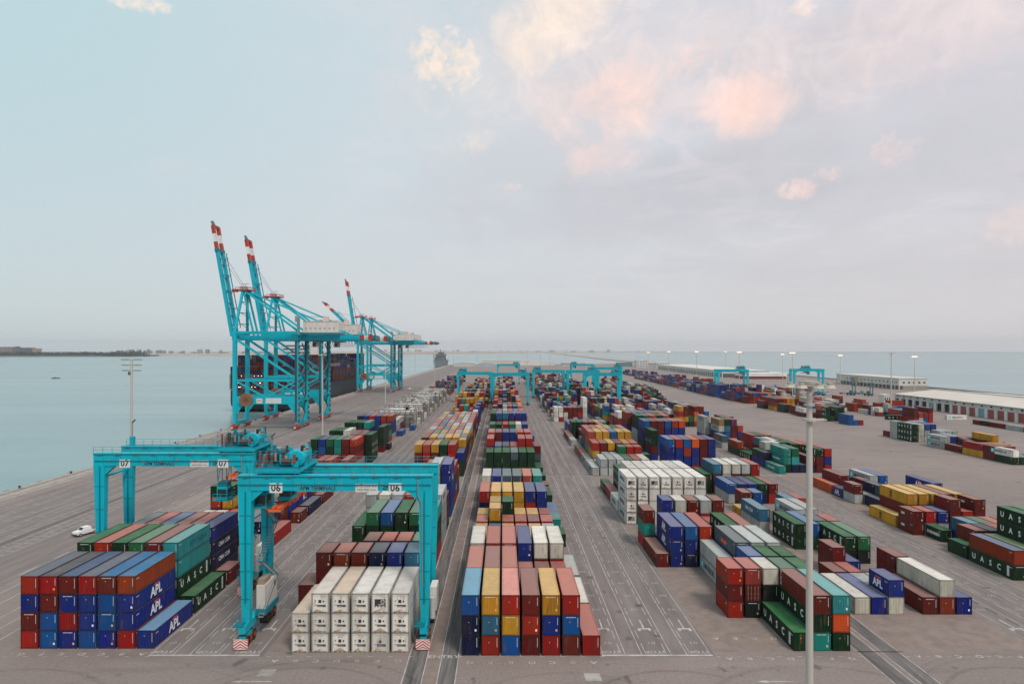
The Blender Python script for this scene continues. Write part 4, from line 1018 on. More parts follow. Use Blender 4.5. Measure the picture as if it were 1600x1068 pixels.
# ------------------------------------------------------------------ yard gantry cranes on rubber tyres
def rail(mb, pts, h=1.05, col=TEALD, r=.05, step=2.2):
    """hand rail along a polyline"""
    for a, b in zip(pts[:-1], pts[1:]):
        a, b = Vector(a), Vector(b); L = (b - a).length; n = max(1, int(L / step))
        for hh in (h, h * .55): mb.bar(a + Vector((0, 0, hh)), b + Vector((0, 0, hh)), r, r, col)
        for i in range(n + 1): p = a.lerp(b, i / n); mb.bar(p, p + Vector((0, 0, h)), r, r, col)
def yard_crane(name, S, D, loc, trolley, label, group, number=None, hoist=4.2, detail=True, rz=0.0, stair=1.2, cabdrop=0):
    T1, T2 = TEAL, TEALD; zb, zt = 22.1, 24.2; h = D / 2
    root = empty(name, loc, rz, label, 'gantry crane', group)
    for y in (-h, h):
        mb = MB()      # box girder with top flange, bottom flange and stiffener line
        mb.box(-1.1, y - .65, zb, S + 1.1, y + .65, zt, T1); mb.box(-1.2, y - .85, zt, S + 1.2, y + .85, zt + .12, T1)
        mb.box(-.9, y - .74, zb + .75, S + .9, y + .74, zb + .95, T2)
        if detail:
            for i in range(9): xx = .6 + i * 3.1; mb.box(xx, y - .668, zb + .02, xx + .035, y - .65, zt - .02, (.0, .12, .15)); mb.box(xx - .9, y - .86, zt - .16, xx - .2, y - .84, zt + .04, (.10, .10, .09))
            for i in range(int(S / 3)): mb.box(1.5 + i * 3, y - .80, zb + .95, 1.9 + i * 3, y - .65, zb + 1.12, (.25, .25, .22))
        o = mb.build('girder', M_CRANE, root)
    for x, sx in ((0, 1), (S, -1)):
        for y in (-h, h):
            mb = MB(); xo = x - .2 * sx
            mb.bar((xo, y, 3.2), (xo + sx * .0, y, zb + .02), 1.15, 1.05, T1, w2=(2.3, 1.35)) if False else None
            # tapered leg, wide at the top
            a0, a1 = (x - .55, x + .55); b0, b1 = (x - 1.1, x + .85) if sx > 0 else (x - .85, x + 1.1)
            v0 = [(a0, y - .5, 3.0), (a1, y - .5, 3.0), (a1, y + .5, 3.0), (a0, y + .5, 3.0)]; v1 = [(b0, y - .64, zb), (b1, y - .64, zb), (b1, y + .64, zb), (b0, y + .64, zb)]
            for i in range(4): j = (i + 1) % 4; mb.face([v0[i], v0[j], v1[j], v1[i]], T1)
            if detail:
                for zz_ in (6.5, 10.5, 14.5, 18.5): ww = .56 + .4 * (zz_ - 3) / 19; mb.box(x - ww, y - .55 - .006 * zz_, zz_, x + ww, y - .50 - .006 * zz_, zz_ + .06, (.0, .14, .17))
                xm = x + .0; mb.box(xm - .08, y - .74, 6, xm + .08, y - .60, zb - .1, T2)
            # corner haunch
            q = x + .8 * sx; q2 = x + 2.6 * sx
            for yy in (y - .5, y + .5):
                f = [(q, yy, zb - 1.6), (q2, yy, zb), (q, yy, zb)]; mb.face(f if (sx > 0) == (yy < y) else f[::-1], T1)
            mb.face([(q, y - .5, zb - 1.6), (q, y + .5, zb - 1.6), (q2, y + .5, zb), (q2, y - .5, zb)], T1)
            mb.build('leg', M_CRANE, root)
        mb = MB(); mb.box(x - .5, -h - 2.0, 2.1, x + .5, h + 2.0, 3.2, T1);         mb.bar((x, -h + .5, 20.0), (x, h - .5, 20.0), .35, .35, T1)
        mb.build('sill_beam', M_CRANE, root)
        for y in (-h, h):
            mb = MB()
            mb.tube((x, y, 1.3), (x, y, 2.2), .42, T1, 12); mb.box(x - .45, y - 1.9, 1.1, x + .45, y + 1.9, 1.6, T1); mb.box(x - .62, y - .9, .45, x + .62, y + .9, 1.35, (.30, .06, .03))
            mb.build('bogie', M_CRANE, root)
            for wy in (-1.35, 1.35):
                mb = MB(); mb.tube((x - .62, y + wy, .82), (x + .62, y + wy, .82), .82, RUBBER, 16); mb.tube((x - .66, y + wy, .82), (x + .66, y + wy, .82), .36, (.30, .08, .04), 10)
                mb.build('wheel', M_RUB, root)
    if detail:
        for x in (0, S):
            mb = MB(); y = -h - 2.55      # red and white chevron board at the bumper
            mb.box(x - 1.0, y, .15, x + 1.0, y + .08, 1.6, (.75, .72, .70)); n = 5
            for i in range(-3, n + 3):
                z0 = i * .42
                for sg in (-1, 1):
                    pts = [(x, z0 + .66), (x + sg * 1.0, z0), (x + sg * 1.0, z0 + .21), (x, z0 + .87)]
                    zz = [min(max(p[1], .0), 1.45) + .15 for p in pts]
                    if max(zz) - min(zz) < .02: continue
                    f = [(p[0], y - .006, q) for p, q in zip(pts, zz)]; mb.face(f if sg > 0 else f[::-1], (.55, .06, .04))
            mb.box(x - .4, y + .08, .6, x + .4, -h - 1.9, .9, T1)
            mb.build('chevron_board', M_WHITE, root)
            mb = MB()
            yy = -h - 1.9; rail(mb, [(x - .9, yy, 3.2), (x - .9, -h - .6, 3.2)], 1.1)
            mb.box(x - 1.3, yy - .2, 3.15, x + .2, -h - .6, 3.22, T2); rail(mb, [(x - 1.3, yy, 3.2), (x + .2, yy, 3.2)], 1.1)
            mb.build('platform', M_CRANE, root)
        # power house, electrical box, stairs
        mb = MB(); mb.box(.65, -h + 2.0, 4.2, 1.9, h - 1.6, 7.6, (.62, .58, .53)); mb.box(.55, -h + 1.8, 3.3, 2.1, h - 1.4, 4.15, T2); mb.box(.7, -h + 2.4, 7.6, 1.7, -h + 5.2, 8.4, (.33, .24, .17)); mb.box(1.9, h - 3, 6.2, 1.93, h - 2.2, 7.0, (.1, .1, .09))
        mb.build('power_house', M_STEEL, root)
        mb = MB(); mb.box(S + .55, -h + 2, 4.0, S + 1.5, -h + 5.2, 7.4, (.66, .62, .56)); mb.tube((S + 1.0, -h + 1.2, 3.2), (S + 1.0, -h + 1.2, 6.2), .42, (.5, .5, .48), 12)
        mb.build('transformer_box', M_STEEL, root)
        mb = MB(); z = 3.3; y0, y1 = -h + 1.2, h - 1.2; k_ = 0
        while z < 20:
            a, b = (y0, y1) if k_ % 2 == 0 else (y1, y0)
            for xx in (stair, stair + .7): mb.bar((xx, a, z), (xx, b, z + 4.1), .07, .2, (.10, .16, .17))
            for i in range(14): t = i / 14; yy = a + (b - a) * t; mb.box(stair, yy - .14, z + 4.1 * t, stair + .7, yy + .14, z + 4.1 * t + .04, (.25, .30, .30))
            mb.bar((stair, a, z + 1), (stair, b, z + 5.1), .05, .05, T2); mb.bar((stair + .7, a, z + 1), (stair + .7, b, z + 5.1), .05, .05, T2)
            mb.box(stair - .1, b - .5, z + 4.1, stair + .8, b + .5, z + 4.16, T2); z += 4.15; k_ += 1
        mb.build('stairs', M_STEEL, root)
        mb = MB(); mb.path([(S - .9, -h - .8, zb + 1.6), (S - .9, -h - .8, zb - .6), (S - .35, -h - .8, zb - 1.8), (S - .25, -h - .62, 9), (S + .1, -h - .5, 7.5), (S + .5, -h + 1.2, 6.2)], .14, (.22, .24, .24)); mb.build('cable_duct', M_STEEL, root)
        mb = MB()
        for y in (-h - .8, h + .8): rail(mb, [(-1.0, y, zt + .12), (S + 1, y, zt + .12)], 1.1, (.05, .30, .34), .05, 1.6)
        mb.box(-1.0, h + .66, zt + .10, S + 1, h + 1.4, zt + .16, (.10, .18, .19)); mb.build('handrail', M_CRANE, root)
        # lamp arm on the rear corner
        mb = MB(); mb.tube((.5, h, zt), (.5, h, zt + 4.4), .08, (.2, .22, .22), 6); mb.bar((.5, h, zt + 4.4), (1.1, h, zt + 5.0), .3, .16, (.05, .05, .05)); mb.box(.2, h - .4, zt, .9, h + .4, zt + 1.8, T1); mb.build('lamp_arm', M_CRANE, root)
        fy = -h - .66
        if number:
            for x in (4.4, S - 4.2):
                mb = MB(); mb.box(x - .92, fy - .06, zb - .28, x + .92, fy - .01, zb + 1.12, (.68, .68, .66)); p = mb.build('number_plate', M_WHITE, root)
                mb = MB(); put_text(mb, number, 1.4, (x, fy - .075, zb + .40), (1, 0, 0), (0, 0, 1), (.02, .02, .02), .035, sx=1.0); q = mb.build('number', M_WHITE, p)
            mb = MB(); mb.box(7.4, fy - .03, zb - .1, 13.2, fy - .005, zb + .95, (.0, .34, .42)); put_text(mb, 'APM TERMINALS', .82, (10.4, fy - .045, zb + .38), (1, 0, 0), (0, 0, 1), (.02, .03, .05), .018, sx=.85); mb.build('lettering', M_WHITE, root)
            mb = MB(); mb.box(15.8, fy - .04, zb - .15, 19.0, fy - .01, zb + 1.0, (.62, .62, .58)); put_text(mb, 'RATED LOAD 40.6T', .40, (17.4, fy - .055, zb + .68), (1, 0, 0), (0, 0, 1), (.04, .04, .04), .008, sx=.9); put_text(mb, 'WIND SPEED 16 m/s', .34, (17.4, fy - .055, zb + .18), (1, 0, 0), (0, 0, 1), (.04, .04, .04), .004, sx=.9); mb.build('load_sign', M_WHITE, root)
            mb = MB(); put_text(mb, 'ZPMC', .75, (20.6, fy - .03, zb + .45), (1, 0, 0), (0, 0, 1), (.02, .03, .05), .02, sx=.9); mb.box(19.9, fy - .03, zb + .0, 21.5, fy - .01, zb + .08, (.02, .03, .05)); mb.build('emblem', M_WHITE, root)
    # trolley -----------------------------------------------------------
    tr = empty('trolley', (trolley, 0, 0)); tr.parent = root
    mb = MB()
    for y in (-h, h): mb.box(-3.2, y - .35, zt + .35, 3.2, y + .35, zt + .95, T1)
    for x in (-3.0, 0, 3.0): mb.box(x - .25, -h, zt + .5, x + .25, h, zt + 1.0, T1)
    mb.box(-3.2, -h, zt + .95, 3.2, h, zt + 1.05, T2)
    for y in (-h, h):
        for x in (-2.6, 2.6): mb.tube((x, y - .2, zt + .34), (x, y + .2, zt + .34), .32, (.05, .05, .05), 10)
    rail(mb, [(-3.2, -h - .4, zt + 1.05), (3.2, -h - .4, zt + 1.05), (3.2, h + .4, zt + 1.05), (-3.2, h + .4, zt + 1.05), (-3.2, -h - .4, zt + 1.05)], 1.1, T2, .06)
    mb.build('trolley_frame', M_CRANE, tr)
    mb = MB()
    mb.tube((.9, -2.2, zt + 2.1), (.9, 2.2, zt + 2.1), .85, T1, 16); mb.tube((-1.0, -1.6, zt + 2.0), (-1.0, 1.6, zt + 2.0), .6, (.05, .05, .05), 14)
    mb.box(1.9, -2.4, zt + 1.05, 3.1, .8, zt + 2.9, T1); mb.tube((2.5, -2.9, zt + 2.3), (2.5, -1.3, zt + 2.3), .75, T1, 14); mb.box(-2.8, -2.8, zt + 1.05, -1.6, -1.4, zt + 2.7, (.20, .19, .18)); mb.box(-2.7, .8, zt + 1.05, -1.5, 2.8, zt + 3.1, (.30, .26, .22))
    mb.box(-.3, 2.4, zt + 1.05, 1.6, 3.8, zt + 2.6, T1); mb.tube((.2, -3.6, zt + 1.9), (1.6, -3.6, zt + 1.9), .4, (.10, .05, .05), 10)
    random.seed(3)
    for i in range(60 if detail else 12): x, y, z = random.uniform(-3.0, 2.8), random.uniform(-4.2, 3.6), zt + 1.05 + random.uniform(0, .8); mb.box(x, y, z, x + random.uniform(.15, .6), y + random.uniform(.3, .7), z + random.uniform(.4, 2.2), random.choice([T1, T2, T1, (.03, .03, .03), (.06, .05, .05), (.35, .30, .25), (.30, .05, .03)]))
    if detail:
        for i in range(10): x, y = random.uniform(-3, 3), random.uniform(-4, 4); mb.tube((x, y, zt + 1), (x, y, zt + random.uniform(2.6, 4.2)), .07, random.choice([T1, (.4, .4, .38)]), 5)
        for i in range(8): a = [random.uniform(-3, 3), random.uniform(-4, 4), zt + random.uniform(1.4, 3)]; mb.bar(a, (a[0] + random.uniform(-1.5, 1.5), a[1] + random.uniform(-1, 1), a[2] + random.uniform(-.4, .8)), .12, .12, random.choice([(.04, .04, .04), T2]))
        mb.tube((2.3, -3.4, zt + 2.2), (2.3, -2.9, zt + 2.2), 1.15, T1, 18); mb.tube((2.3, -3.5, zt + 2.2), (2.3, -3.4, zt + 2.2), .3, (.03, .05, .05), 10)
        rail(mb, [(-3.2, -h - .4, zt + 2.6), (-1, -h - .4, zt + 2.6)], 1.0, T2, .06)
    mb.build('hoist_machinery', M_CRANE, tr)
    mb = MB(); cx = -2.9 if detail else 1.6      # operator cabin hanging from the trolley
    if cabdrop:
        for xx in (cx - .9, cx + .7):
            for yy in (-h + 1.2, -h + 3.2): mb.bar((xx, yy, 22.4), (xx, yy, 22.4 + cabdrop), .12, .12, T1)
            mb.bar((xx, -h + 1.2, 22.4), (xx, -h + 3.2, 22.4 + cabdrop), .1, .1, T1)
        rail(mb, [(cx - 1.5, -h + .6, 19.2), (cx + 1.2, -h + .6, 19.2), (cx + 1.2, -h + 3.6, 19.2)], 1.1, T1, .06, 1)
        mb.box(cx - 1.6, -h + .5, 19.1, cx + 1.3, -h + 3.8, 19.22, T2)
    mb.box(cx - 1.1, -h + 1.0, 19.2, cx + .9, -h + 3.4, 19.4, T1); mb.box(cx - 1.0, -h + 1.1, 19.4, cx + .8, -h + 3.3, 21.5, T1); mb.box(cx - .9, -h + 1.3, 21.5, cx + .7, -h + 3.2, 22.3, T2)
    cb = mb.build('cabin', M_CRANE, tr)
    mb = MB(); mb.box(cx - .85, -h + 1.06, 19.6, cx + .65, -h + 1.12, 21.1, (.02, .03, .03)); mb.box(cx + .78, -h + 1.3, 19.6, cx + .84, -h + 3.1, 21.1, (.02, .03, .03)); mb.build('window', M_GLASS, cb)
    if cabdrop: cb.location.z = -cabdrop
    if hoist is not None:
        zs = zt - hoist; mb = MB()
        mb.box(-1.0, -1.8, zs, 1.0, 1.8, zs + .5, T1); mb.box(-.8, -1.2, zs + .5, .8, -.6, zs + 1.1, (.08, .08, .08)); mb.box(-.8, .6, zs + .5, .8, 1.2, zs + 1.1, T2)
        mb.build('headblock', M_CRANE, tr)
        mb = MB(); oc = (.80, .13, .03); mb.box(-.55, -5.6, zs - .7, -.15, 5.6, zs - .15, oc); mb.box(.15, -5.6, zs - .7, .55, 5.6, zs - .15, oc)
        for y in (-6.0, 5.6): mb.box(-1.2, y, zs - .75, 1.2, y + .4, zs - .35, oc)
        for y in (-5.8, -2, 0, 1.8, 5.4): mb.bar((-1.1, y, zs - .5), (1.1, y, zs - .5), .25, .3, oc)
        for x in (-1.1, 1.1):
            for y in (-5.9, 5.8): mb.box(x - .15, y - .15, zs - 1.05, x + .15, y + .15, zs - .4, (.1, .05, .03))
        mb.build('spreader', M_CRANE, tr)
        mb = MB()
        for x in (-.8, .8):
            for y in (-1.4, 1.4): mb.bar((x, y, zs + .5), (x * .5, y * 1.3, zt + .9), .05, .05, (.05, .05, .05))
        mb.path([(-1.6, -.4, zt), (-1.4, -.2, zs + 2), (-.2, 0, zs + 1)], .12, (.03, .03, .03)); mb.build('hoist_rope', M_STEEL, tr)
    return root
c06 = yard_crane('yard_gantry_crane', 25.7, 9.0, (-37.0, 104.4, 0), 4.5, 'turquoise gantry crane numbered 06 straddling the white reefer stack', 'yard gantry cranes', '06')
# cab of 06 stays by the leg
c07 = yard_crane('yard_gantry_crane', 25.7, 9.0, (-70.3, 125.6, 0), 23.6, 'turquoise gantry crane numbered 07 standing over the leftmost stacks', 'yard gantry cranes', '07', hoist=3.2, stair=23.6, cabdrop=3.4)
near_far = yard_crane('yard_gantry_crane', 26.2, 9.0, (-35.6, 553, 0), 3.4, 'far turquoise gantry crane over the left rear row, winch at left end', 'yard gantry cranes', None, 3.0, False)
FAR = [(-7.2, 530, 22.0, 'far turquoise gantry crane over the centre row, in line with the truck lanes', 25.7), (26.6, 606, 3.2, 'far turquoise gantry crane right of centre, winch at its left end', 25.7),
       (63.0, 532, 24.0, 'nearest of the turquoise gantry cranes bunched right of centre', 25.7), (84, 850, 3.0, 'high looking distant turquoise gantry crane behind the bunched ones', 25.7), (93, 700, 23, 'distant turquoise gantry crane at right of the bunched group, winch near its right leg', 25.7),
       (56, 600, 21, 'turquoise gantry crane in the middle of the bunched group right of centre', 25.7), (-6.5, 850, 22, 'farthest turquoise gantry crane, alone beside the white domed halls', 25.7),
       (194, 627, 21.5, 'turquoise gantry crane at right before the long dock shed', 25.7), (268, 640, 12, 'turquoise gantry crane far right, behind the lamp mast head', 25.7)]
for x, y, t, lb, S in FAR:
    c = copy_tree(near_far); c.location = (x, y, 0); c['label'] = lb
    for ch in c.children:
        if ch.name.startswith('trolley'): ch.location.x = t

# ------------------------------------------------------------------ ship to shore cranes
def sts_crane(Y, boom_deg, label):
    T1, T2 = TEAL, TEALD; G = 33.0; Wd = 18.0; root = empty('ship_to_shore_crane', (-142.0, Y, 0), 0, label, 'quay crane', 'quay cranes along the berth')
    zp0, zp1, zg = 13.4, 17.4, 48.6
    for x, nm in ((0, 'w'), (G, 'l')):
        for y in (0, Wd):
            mb = MB(); s = -1 if y == 0 else 1
            mb.bar((x, y, zp0), (x, y, 52.0), 2.0, 1.7, T1)
            # splayed lower leg
            mb.bar((x, y, zp0), (x + 0, y, 2.6), 2.2, 1.9, T1, w2=(1.5, 1.4))
            if x == G:
                for zz in range(4, 47, 3): mb.box(x + .8, y - .9, zz, x + 1.3, y + .6, zz + 1.2, (.04, .06, .07))
                mb.box(x - .9, y - 1.02, 4, x + .1, y - .85, 47, (.05, .06, .07))
            mb.build('leg', M_CRANE, root)
        mb = MB(); mb.bar((x, -1, 3.2), (x, Wd + 1, 3.2), 1.6, 1.8, T1); mb.bar((x, 0, zp1 - 1.5), (x, Wd, zp1 - 1.5), 1.5, 2.2, T1); mb.bar((x, 0, 50.6), (x, Wd, 50.6), 1.4, 2.2, T1)
        mb.bar((x, 2.5, 4), (x, .9, zp0), .9, .9, T1); mb.bar((x, Wd - 2.5, 4), (x, Wd - .9, zp0), .9, .9, T1)
        mb.build('sill_beam', M_CRANE, root)
        for y in (0, Wd):
            mb = MB(); rc = (.50, .03, .02)
            mb.box(x - .9, y - 3.8, 1.3, x + .9, y - .3, 2.4, rc); mb.box(x - .9, y + .3, 1.3, x + .9, y + 3.8, 2.4, rc); mb.bar((x, y - 2.2, 2.4), (x, y, 3.6), .8, .8, rc); mb.bar((x, y + 2.2, 2.4), (x, y, 3.6), .8, .8, rc)
            for wy in (-3.3, -2.2, -1.2, 1.2, 2.2, 3.3): mb.tube((x - .35, y + wy, .62), (x + .35, y + wy, .62), .6, rc, 12)
            mb.box(x - .5, y - 4.4, .9, x + .5, y - 3.8, 1.7, (.6, .6, .58))
            mb.build('bogie', M_CRANE, root)
    for y in (0, Wd):
        mb = MB()
        mb.bar((0, y, (zp0 + zp1) / 2), (G, y, (zp0 + zp1) / 2), 1.6, zp1 - zp0, T1); mb.bar((0, y, 26), (G, y, 26), .9, 1.1, T1)
        mb.face([(1, y - .6, zp0), (5, y - .6, zp0), (1, y - .6, 8)], T1); mb.face([(G - 1, y - .6, zp0), (G - 1, y - .6, 8), (G - 5, y - .6, zp0)], T1)
        mb.build('portal_beam', M_CRANE, root)
        mb = MB()
        mb.bar((1, y, 47.5), (G - 1, y, 27), 1.1, 1.1, T1); mb.bar((1, y, 25.5), (G / 2 - 1, y, zp1), .7, .8, T1); mb.bar((G - 1, y, 25.5), (G / 2 + 1, y, zp1), .7, .8, T1)
        mb.bar((0, y, 51.4), (G, y, 51.4), .9, 1.2, T1)
        mb.build('brace', M_CRANE, root)
    mb = MB(); ys = (Wd / 2 - 3.4, Wd / 2 + 3.4); xe = G + 39
    for y in ys: mb.bar((-3.5, y, zg), (xe - 7, y, zg), 1.3, 2.7, T1)
    for x in range(6, int(xe) - 6, 8): mb.bar((x, ys[0], zg), (x, ys[1], zg), .5, .8, T2)
    for y in (ys[0] - 1.4, ys[1] + 1.4): mb.box(-2, y - .5, zg - 1.1, xe, y + .5, zg - 1.0, T2); rail(mb, [(-2, y, zg - 1.0), (xe, y, zg - 1.0)], 1.1, T2, .08, 3)
    mb.box(xe - 1, ys[0] - 1.4, zg - .9, xe + 2, ys[1] + 1.4, zg + 1.2, T2)
    gi = mb.build('girder', M_CRANE, root)
    mb = MB()
    for y in ys:
        for i, cc in enumerate(((.42, .03, .02), (.72, .70, .68), (.42, .03, .02))): mb.bar((xe - 7 + i * 2.4, y, zg), (xe - 4.6 + i * 2.4, y, zg), 1.34, 2.74, cc)
    mb.box(xe - 2.0, ys[0] - 1.9, zg - 1.3, xe, ys[0] - .7, zg + 1.9, (.42, .03, .02)); mb.build('warning_band', M_CRANE, gi)
    mb = MB()      # festoon loops under the girder
    for i in range(16):
        x0 = G + 4 + i * 1.7; pts = [(x0 + 1.7 * t / 5, ys[0] - 1, zg - 1.6 - 3.4 * math.sin(math.pi * t / 5)) for t in range(6)]; mb.path(pts, .10, (.05, .05, .05))
    mb.build('festoon_cable', M_STEEL, root)
    # boom ---------------------------------------------------------------
    a = R_(boom_deg); hx, hz = -3.5, 49.5; bl = 61.0
    def B(d, y, off=0): return (hx - d * math.cos(a) - off * math.sin(a), y, hz + d * math.sin(a) - off * math.cos(a)) if False else (hx - d * math.cos(a) + off * math.sin(a), y, hz + d * math.sin(a) + off * math.cos(a))
    mb = MB()
    for y in ys: mb.bar(B(0, y), B(bl - 14, y), 1.5, 2.4, T1)
    for d in range(4, int(bl) - 14, 7): mb.bar(B(d, ys[0]), B(d, ys[1]), .5, .7, T2)
    mb.box(*[min(p, q) for p, q in zip(B(bl - 15, ys[0] - 1.5, -1), B(bl - 13.5, ys[1] + 1.5, 1))], *[max(p, q) for p, q in zip(B(bl - 15, ys[0] - 1.5, -1), B(bl - 13.5, ys[1] + 1.5, 1))], T2)
    for d in range(6, int(bl) - 16, 9):
        mb.bar(B(d, ys[0] - 1, 1.2), B(d, ys[1] + 1, 1.2), .3, .3, T2); mb.bar(B(d, Wd / 2, 1.2), B(d, Wd / 2, 4.0), .25, .25, T2)
    mb.bar(B(4, Wd / 2, 3.9), B(bl - 16, Wd / 2, 3.2), .4, .4, T2)
    bo = mb.build('boom', M_CRANE, root)
    mb = MB()
    for y in ys:
        for i in range(3): mb.bar(B(bl - 14 + i * 4.4, y), B(bl - 9.6 + i * 4.4, y), 1.5, 2.2, ((.42, .03, .02), (.74, .71, .69))[i % 2])
    mb.bar(B(bl - 1, ys[0] - .8), B(bl - 1, ys[1] + .8), 1.0, 1.6, (.25, .06, .05)); mb.bar(B(bl - 1, Wd / 2 - 1), B(bl + 2.2, Wd / 2 - 1, -1), 1.6, 1.2, (.12, .20, .20)); mb.build('warning_band', M_CRANE, bo)
    mb = MB(); pa = B(0, 0, 1.25)
    # name along the boom web, read from below
    d0 = Vector(B(bl - 22, 0)) - Vector(B(10, 0)); d0.normalize(); up = Vector((d0.z, 0, -d0.x)); up = -up if up.x > 0 and False else up
    c0 = Vector(B(27, ys[0] - .78)); put_text(mb, 'APM TERMINALS', 2.3, c0, -d0, -up if (-d0).cross(-up).y < 0 else up, (.01, .10, .13), .03, sx=1.1); mb.build('lettering', M_WHITE, bo)
    # A frame ------------------------------------------------------------
    ap = (2.0, Wd / 2, 75.0); mb = MB()
    for y, s in ((0, 1), (Wd, -1)):
        ty = Wd / 2 - 3.2 * s
        mb.bar((0, y, 51.5), (2.0, ty, 74), 1.2, 1.2, T1); mb.bar((8, Wd / 2 - 3.2 * s, 50), (2.4, ty, 74), .9, .9, T1)
    for z in (56, 62, 68): mb.bar((1.2, Wd / 2 - 5, z), (1.2, Wd / 2 + 5, z), .4, .4, T2); mb.bar((3.8, Wd / 2 - 3.4, z), (3.8, Wd / 2 + 3.4, z), .3, .3, T2); mb.bar((1.2, Wd / 2 - 4, z), (5.5, Wd / 2 - 3.4, z - 3), .25, .25, T2)
    mb.build('a_frame', M_CRANE, root)
    mb = MB()
    mb.box(-1.4, Wd / 2 - 4.6, 74, 6.4, Wd / 2 + 4.6, 74.5, (.40, .03, .02)); rail(mb, [(-1.4, Wd / 2 - 4.6, 74.5), (6.4, Wd / 2 - 4.6, 74.5), (6.4, Wd / 2 + 4.6, 74.5)], 1.3, (.36, .04, .03), .16, 1.6)
    mb.box(0, Wd / 2 - 2, 74.5, 3.2, Wd / 2 + 2, 76.4, (.42, .38, .36)); mb.box(-4.6, Wd / 2 - 1.6, 73.4, -1.4, Wd / 2 - .2, 75.0, (.40, .03, .02)); mb.box(.4, Wd / 2 - 1, 77.6, 4.6, Wd / 2 - .7, 77.8, (.2, .12, .12)); mb.tube((2.4, Wd / 2, 76), (2.4, Wd / 2, 77.7), .1, (.2, .1, .1), 6)
    mb.build('apex_platform', M_CRANE, root)
    mb = MB()
    for s in (-1, 1):
        y = Wd / 2 + 3.4 * s; mb.bar((3, Wd / 2 + 3.0 * s, 74), (G + .5, y + 3.6 * s, 51.6), 1.0, 1.0, T1); mb.bar((3, Wd / 2 + 2.2 * s, 74), (G + 27, y, zg + 1.4), .45, .55, T1)
        mb.bar((2, Wd / 2 + 1.6 * s, 75), B(bl - 17, y, 1.2), .16, .16, (.15, .18, .2)); mb.bar((G + 3, y, 60), (G + 14, y, 60), .1, .1, T2)
    mb.build('stay', M_CRANE, root)
    mb = MB(); mb.box(G + 2, Wd / 2 - 5.2, 51.4, G + 21, Wd / 2 + 5.2, 57.2, (.66, .61, .56)); mb.box(G + 2.2, Wd / 2 - 5.4, 57.2, G + 20.8, Wd / 2 + 5.4, 57.5, (.6, .56, .52)); mb.box(G + 1.5, Wd / 2 - 6, 50.4, G + 22, Wd / 2 + 6, 51.3, T2)
    mb.box(G + 12, Wd / 2 - 2, 57.5, G + 14.5, Wd / 2 + 1, 60, (.62, .5, .4))
    for i in range(7): mb.box(G + 3.2 + i * 2.5, Wd / 2 - 5.24, 53.2, G + 3.9 + i * 2.5, Wd / 2 - 5.19, 54, (.25, .25, .25))
    mb.build('machinery_house', M_STEEL, root)
    mb = MB(); mb.tube((6.5, -2.1, 15.8), (6.5, -1.0, 15.8), 3.5, (.27, .12, .05), 28); mb.tube((6.5, -2.3, 15.8), (6.5, -.9, 15.8), .8, (.12, .05, .03), 12)
    for i in range(20): t = 2 * math.pi * i / 20; mb.bar((6.5, -2.14, 15.8), (6.5 + 3.5 * math.cos(t), -2.14, 15.8 + 3.5 * math.sin(t)), .12, .1, (.10, .05, .03))
    mb.build('cable_reel', M_STEEL, root)
    mb = MB(); mb.box(11.8, -.95, 14.0, 14.8, -.83, 16.4, (.7, .66, .62)); put_text(mb, 'SWL', 1.2, (13.3, -.96, 15.2), (1, 0, 0), (0, 0, 1), (.5, .05, .04), .05); mb.box(16.6, -.95, 13.9, 24.8, -.83, 16.6, (.66, .70, .70))
    put_text(mb, 'SAFE WORKING LOAD  65 T', .62, (20.7, -.97, 15.7), (1, 0, 0), (0, 0, 1), (.2, .22, .22), .0); put_text(mb, 'UNDER HOOK BEAM  80 T', .62, (20.7, -.97, 14.7), (1, 0, 0), (0, 0, 1), (.2, .22, .22), .0); mb.build('load_sign', M_WHITE, root)
    mb = MB(); mb.box(G - 2.4, -1.4, 47, G + 1.2, 1, 50.4, T2); mb.box(G + .4, -2.0, 50, G + 1.7, -.6, 59, (.12, .30, .33)); mb.box(G - 1, -.9, 57, G + .8, .9, 60, (.3, .3, .3)); mb.build('lift_shaft', M_CRANE, root)
    mb = MB(); mb.box(G + 6, Wd / 2 - 1.4, 43.6, G + 9, Wd / 2 + 1.6, 46.6, (.55, .57, .56)); mb.box(G + 5.4, Wd / 2 - 4, 46.6, G + 12, Wd / 2 + 4, 47.1, T2); mb.box(G + 5.95, Wd / 2 - 1.45, 44, G + 8, Wd / 2 - 1.38, 46, (.03, .05, .05)); mb.build('cabin', M_STEEL, root)
    # zig zag stairs on the landside leg
    mb = MB(); z = 4
    kk = 0
    while z < 46:
        a_, b_ = (3, 9) if kk % 2 == 0 else (9, 3)
        mb.bar((G + 1.6, a_, z), (G + 1.6, b_, z + 4), .7, .16, T2); mb.bar((G + 1.9, a_, z + 1.1), (G + 1.9, b_, z + 5.1), .1, .1, T2); z += 4.2; kk += 1
    mb.build('stairs', M_CRANE, root)
    mb = MB()
    for x, z in ((6, 46.8), (20, 46.8), (G + 14, 46.8)): mb.box(x - .5, 2, z - .5, x + .5, 3, z, (1, .9, .75))
    return root
sts_crane(366, 80, 'nearest turquoise quay crane with its boom raised high, boom lettering visible')
sts_crane(414, 80, 'second turquoise quay crane from the left with raised boom')
sts_crane(676, 81, 'third turquoise quay crane, distant, boom raised almost upright')
sts_crane(724, 44, 'farthest turquoise quay crane with its boom half raised')

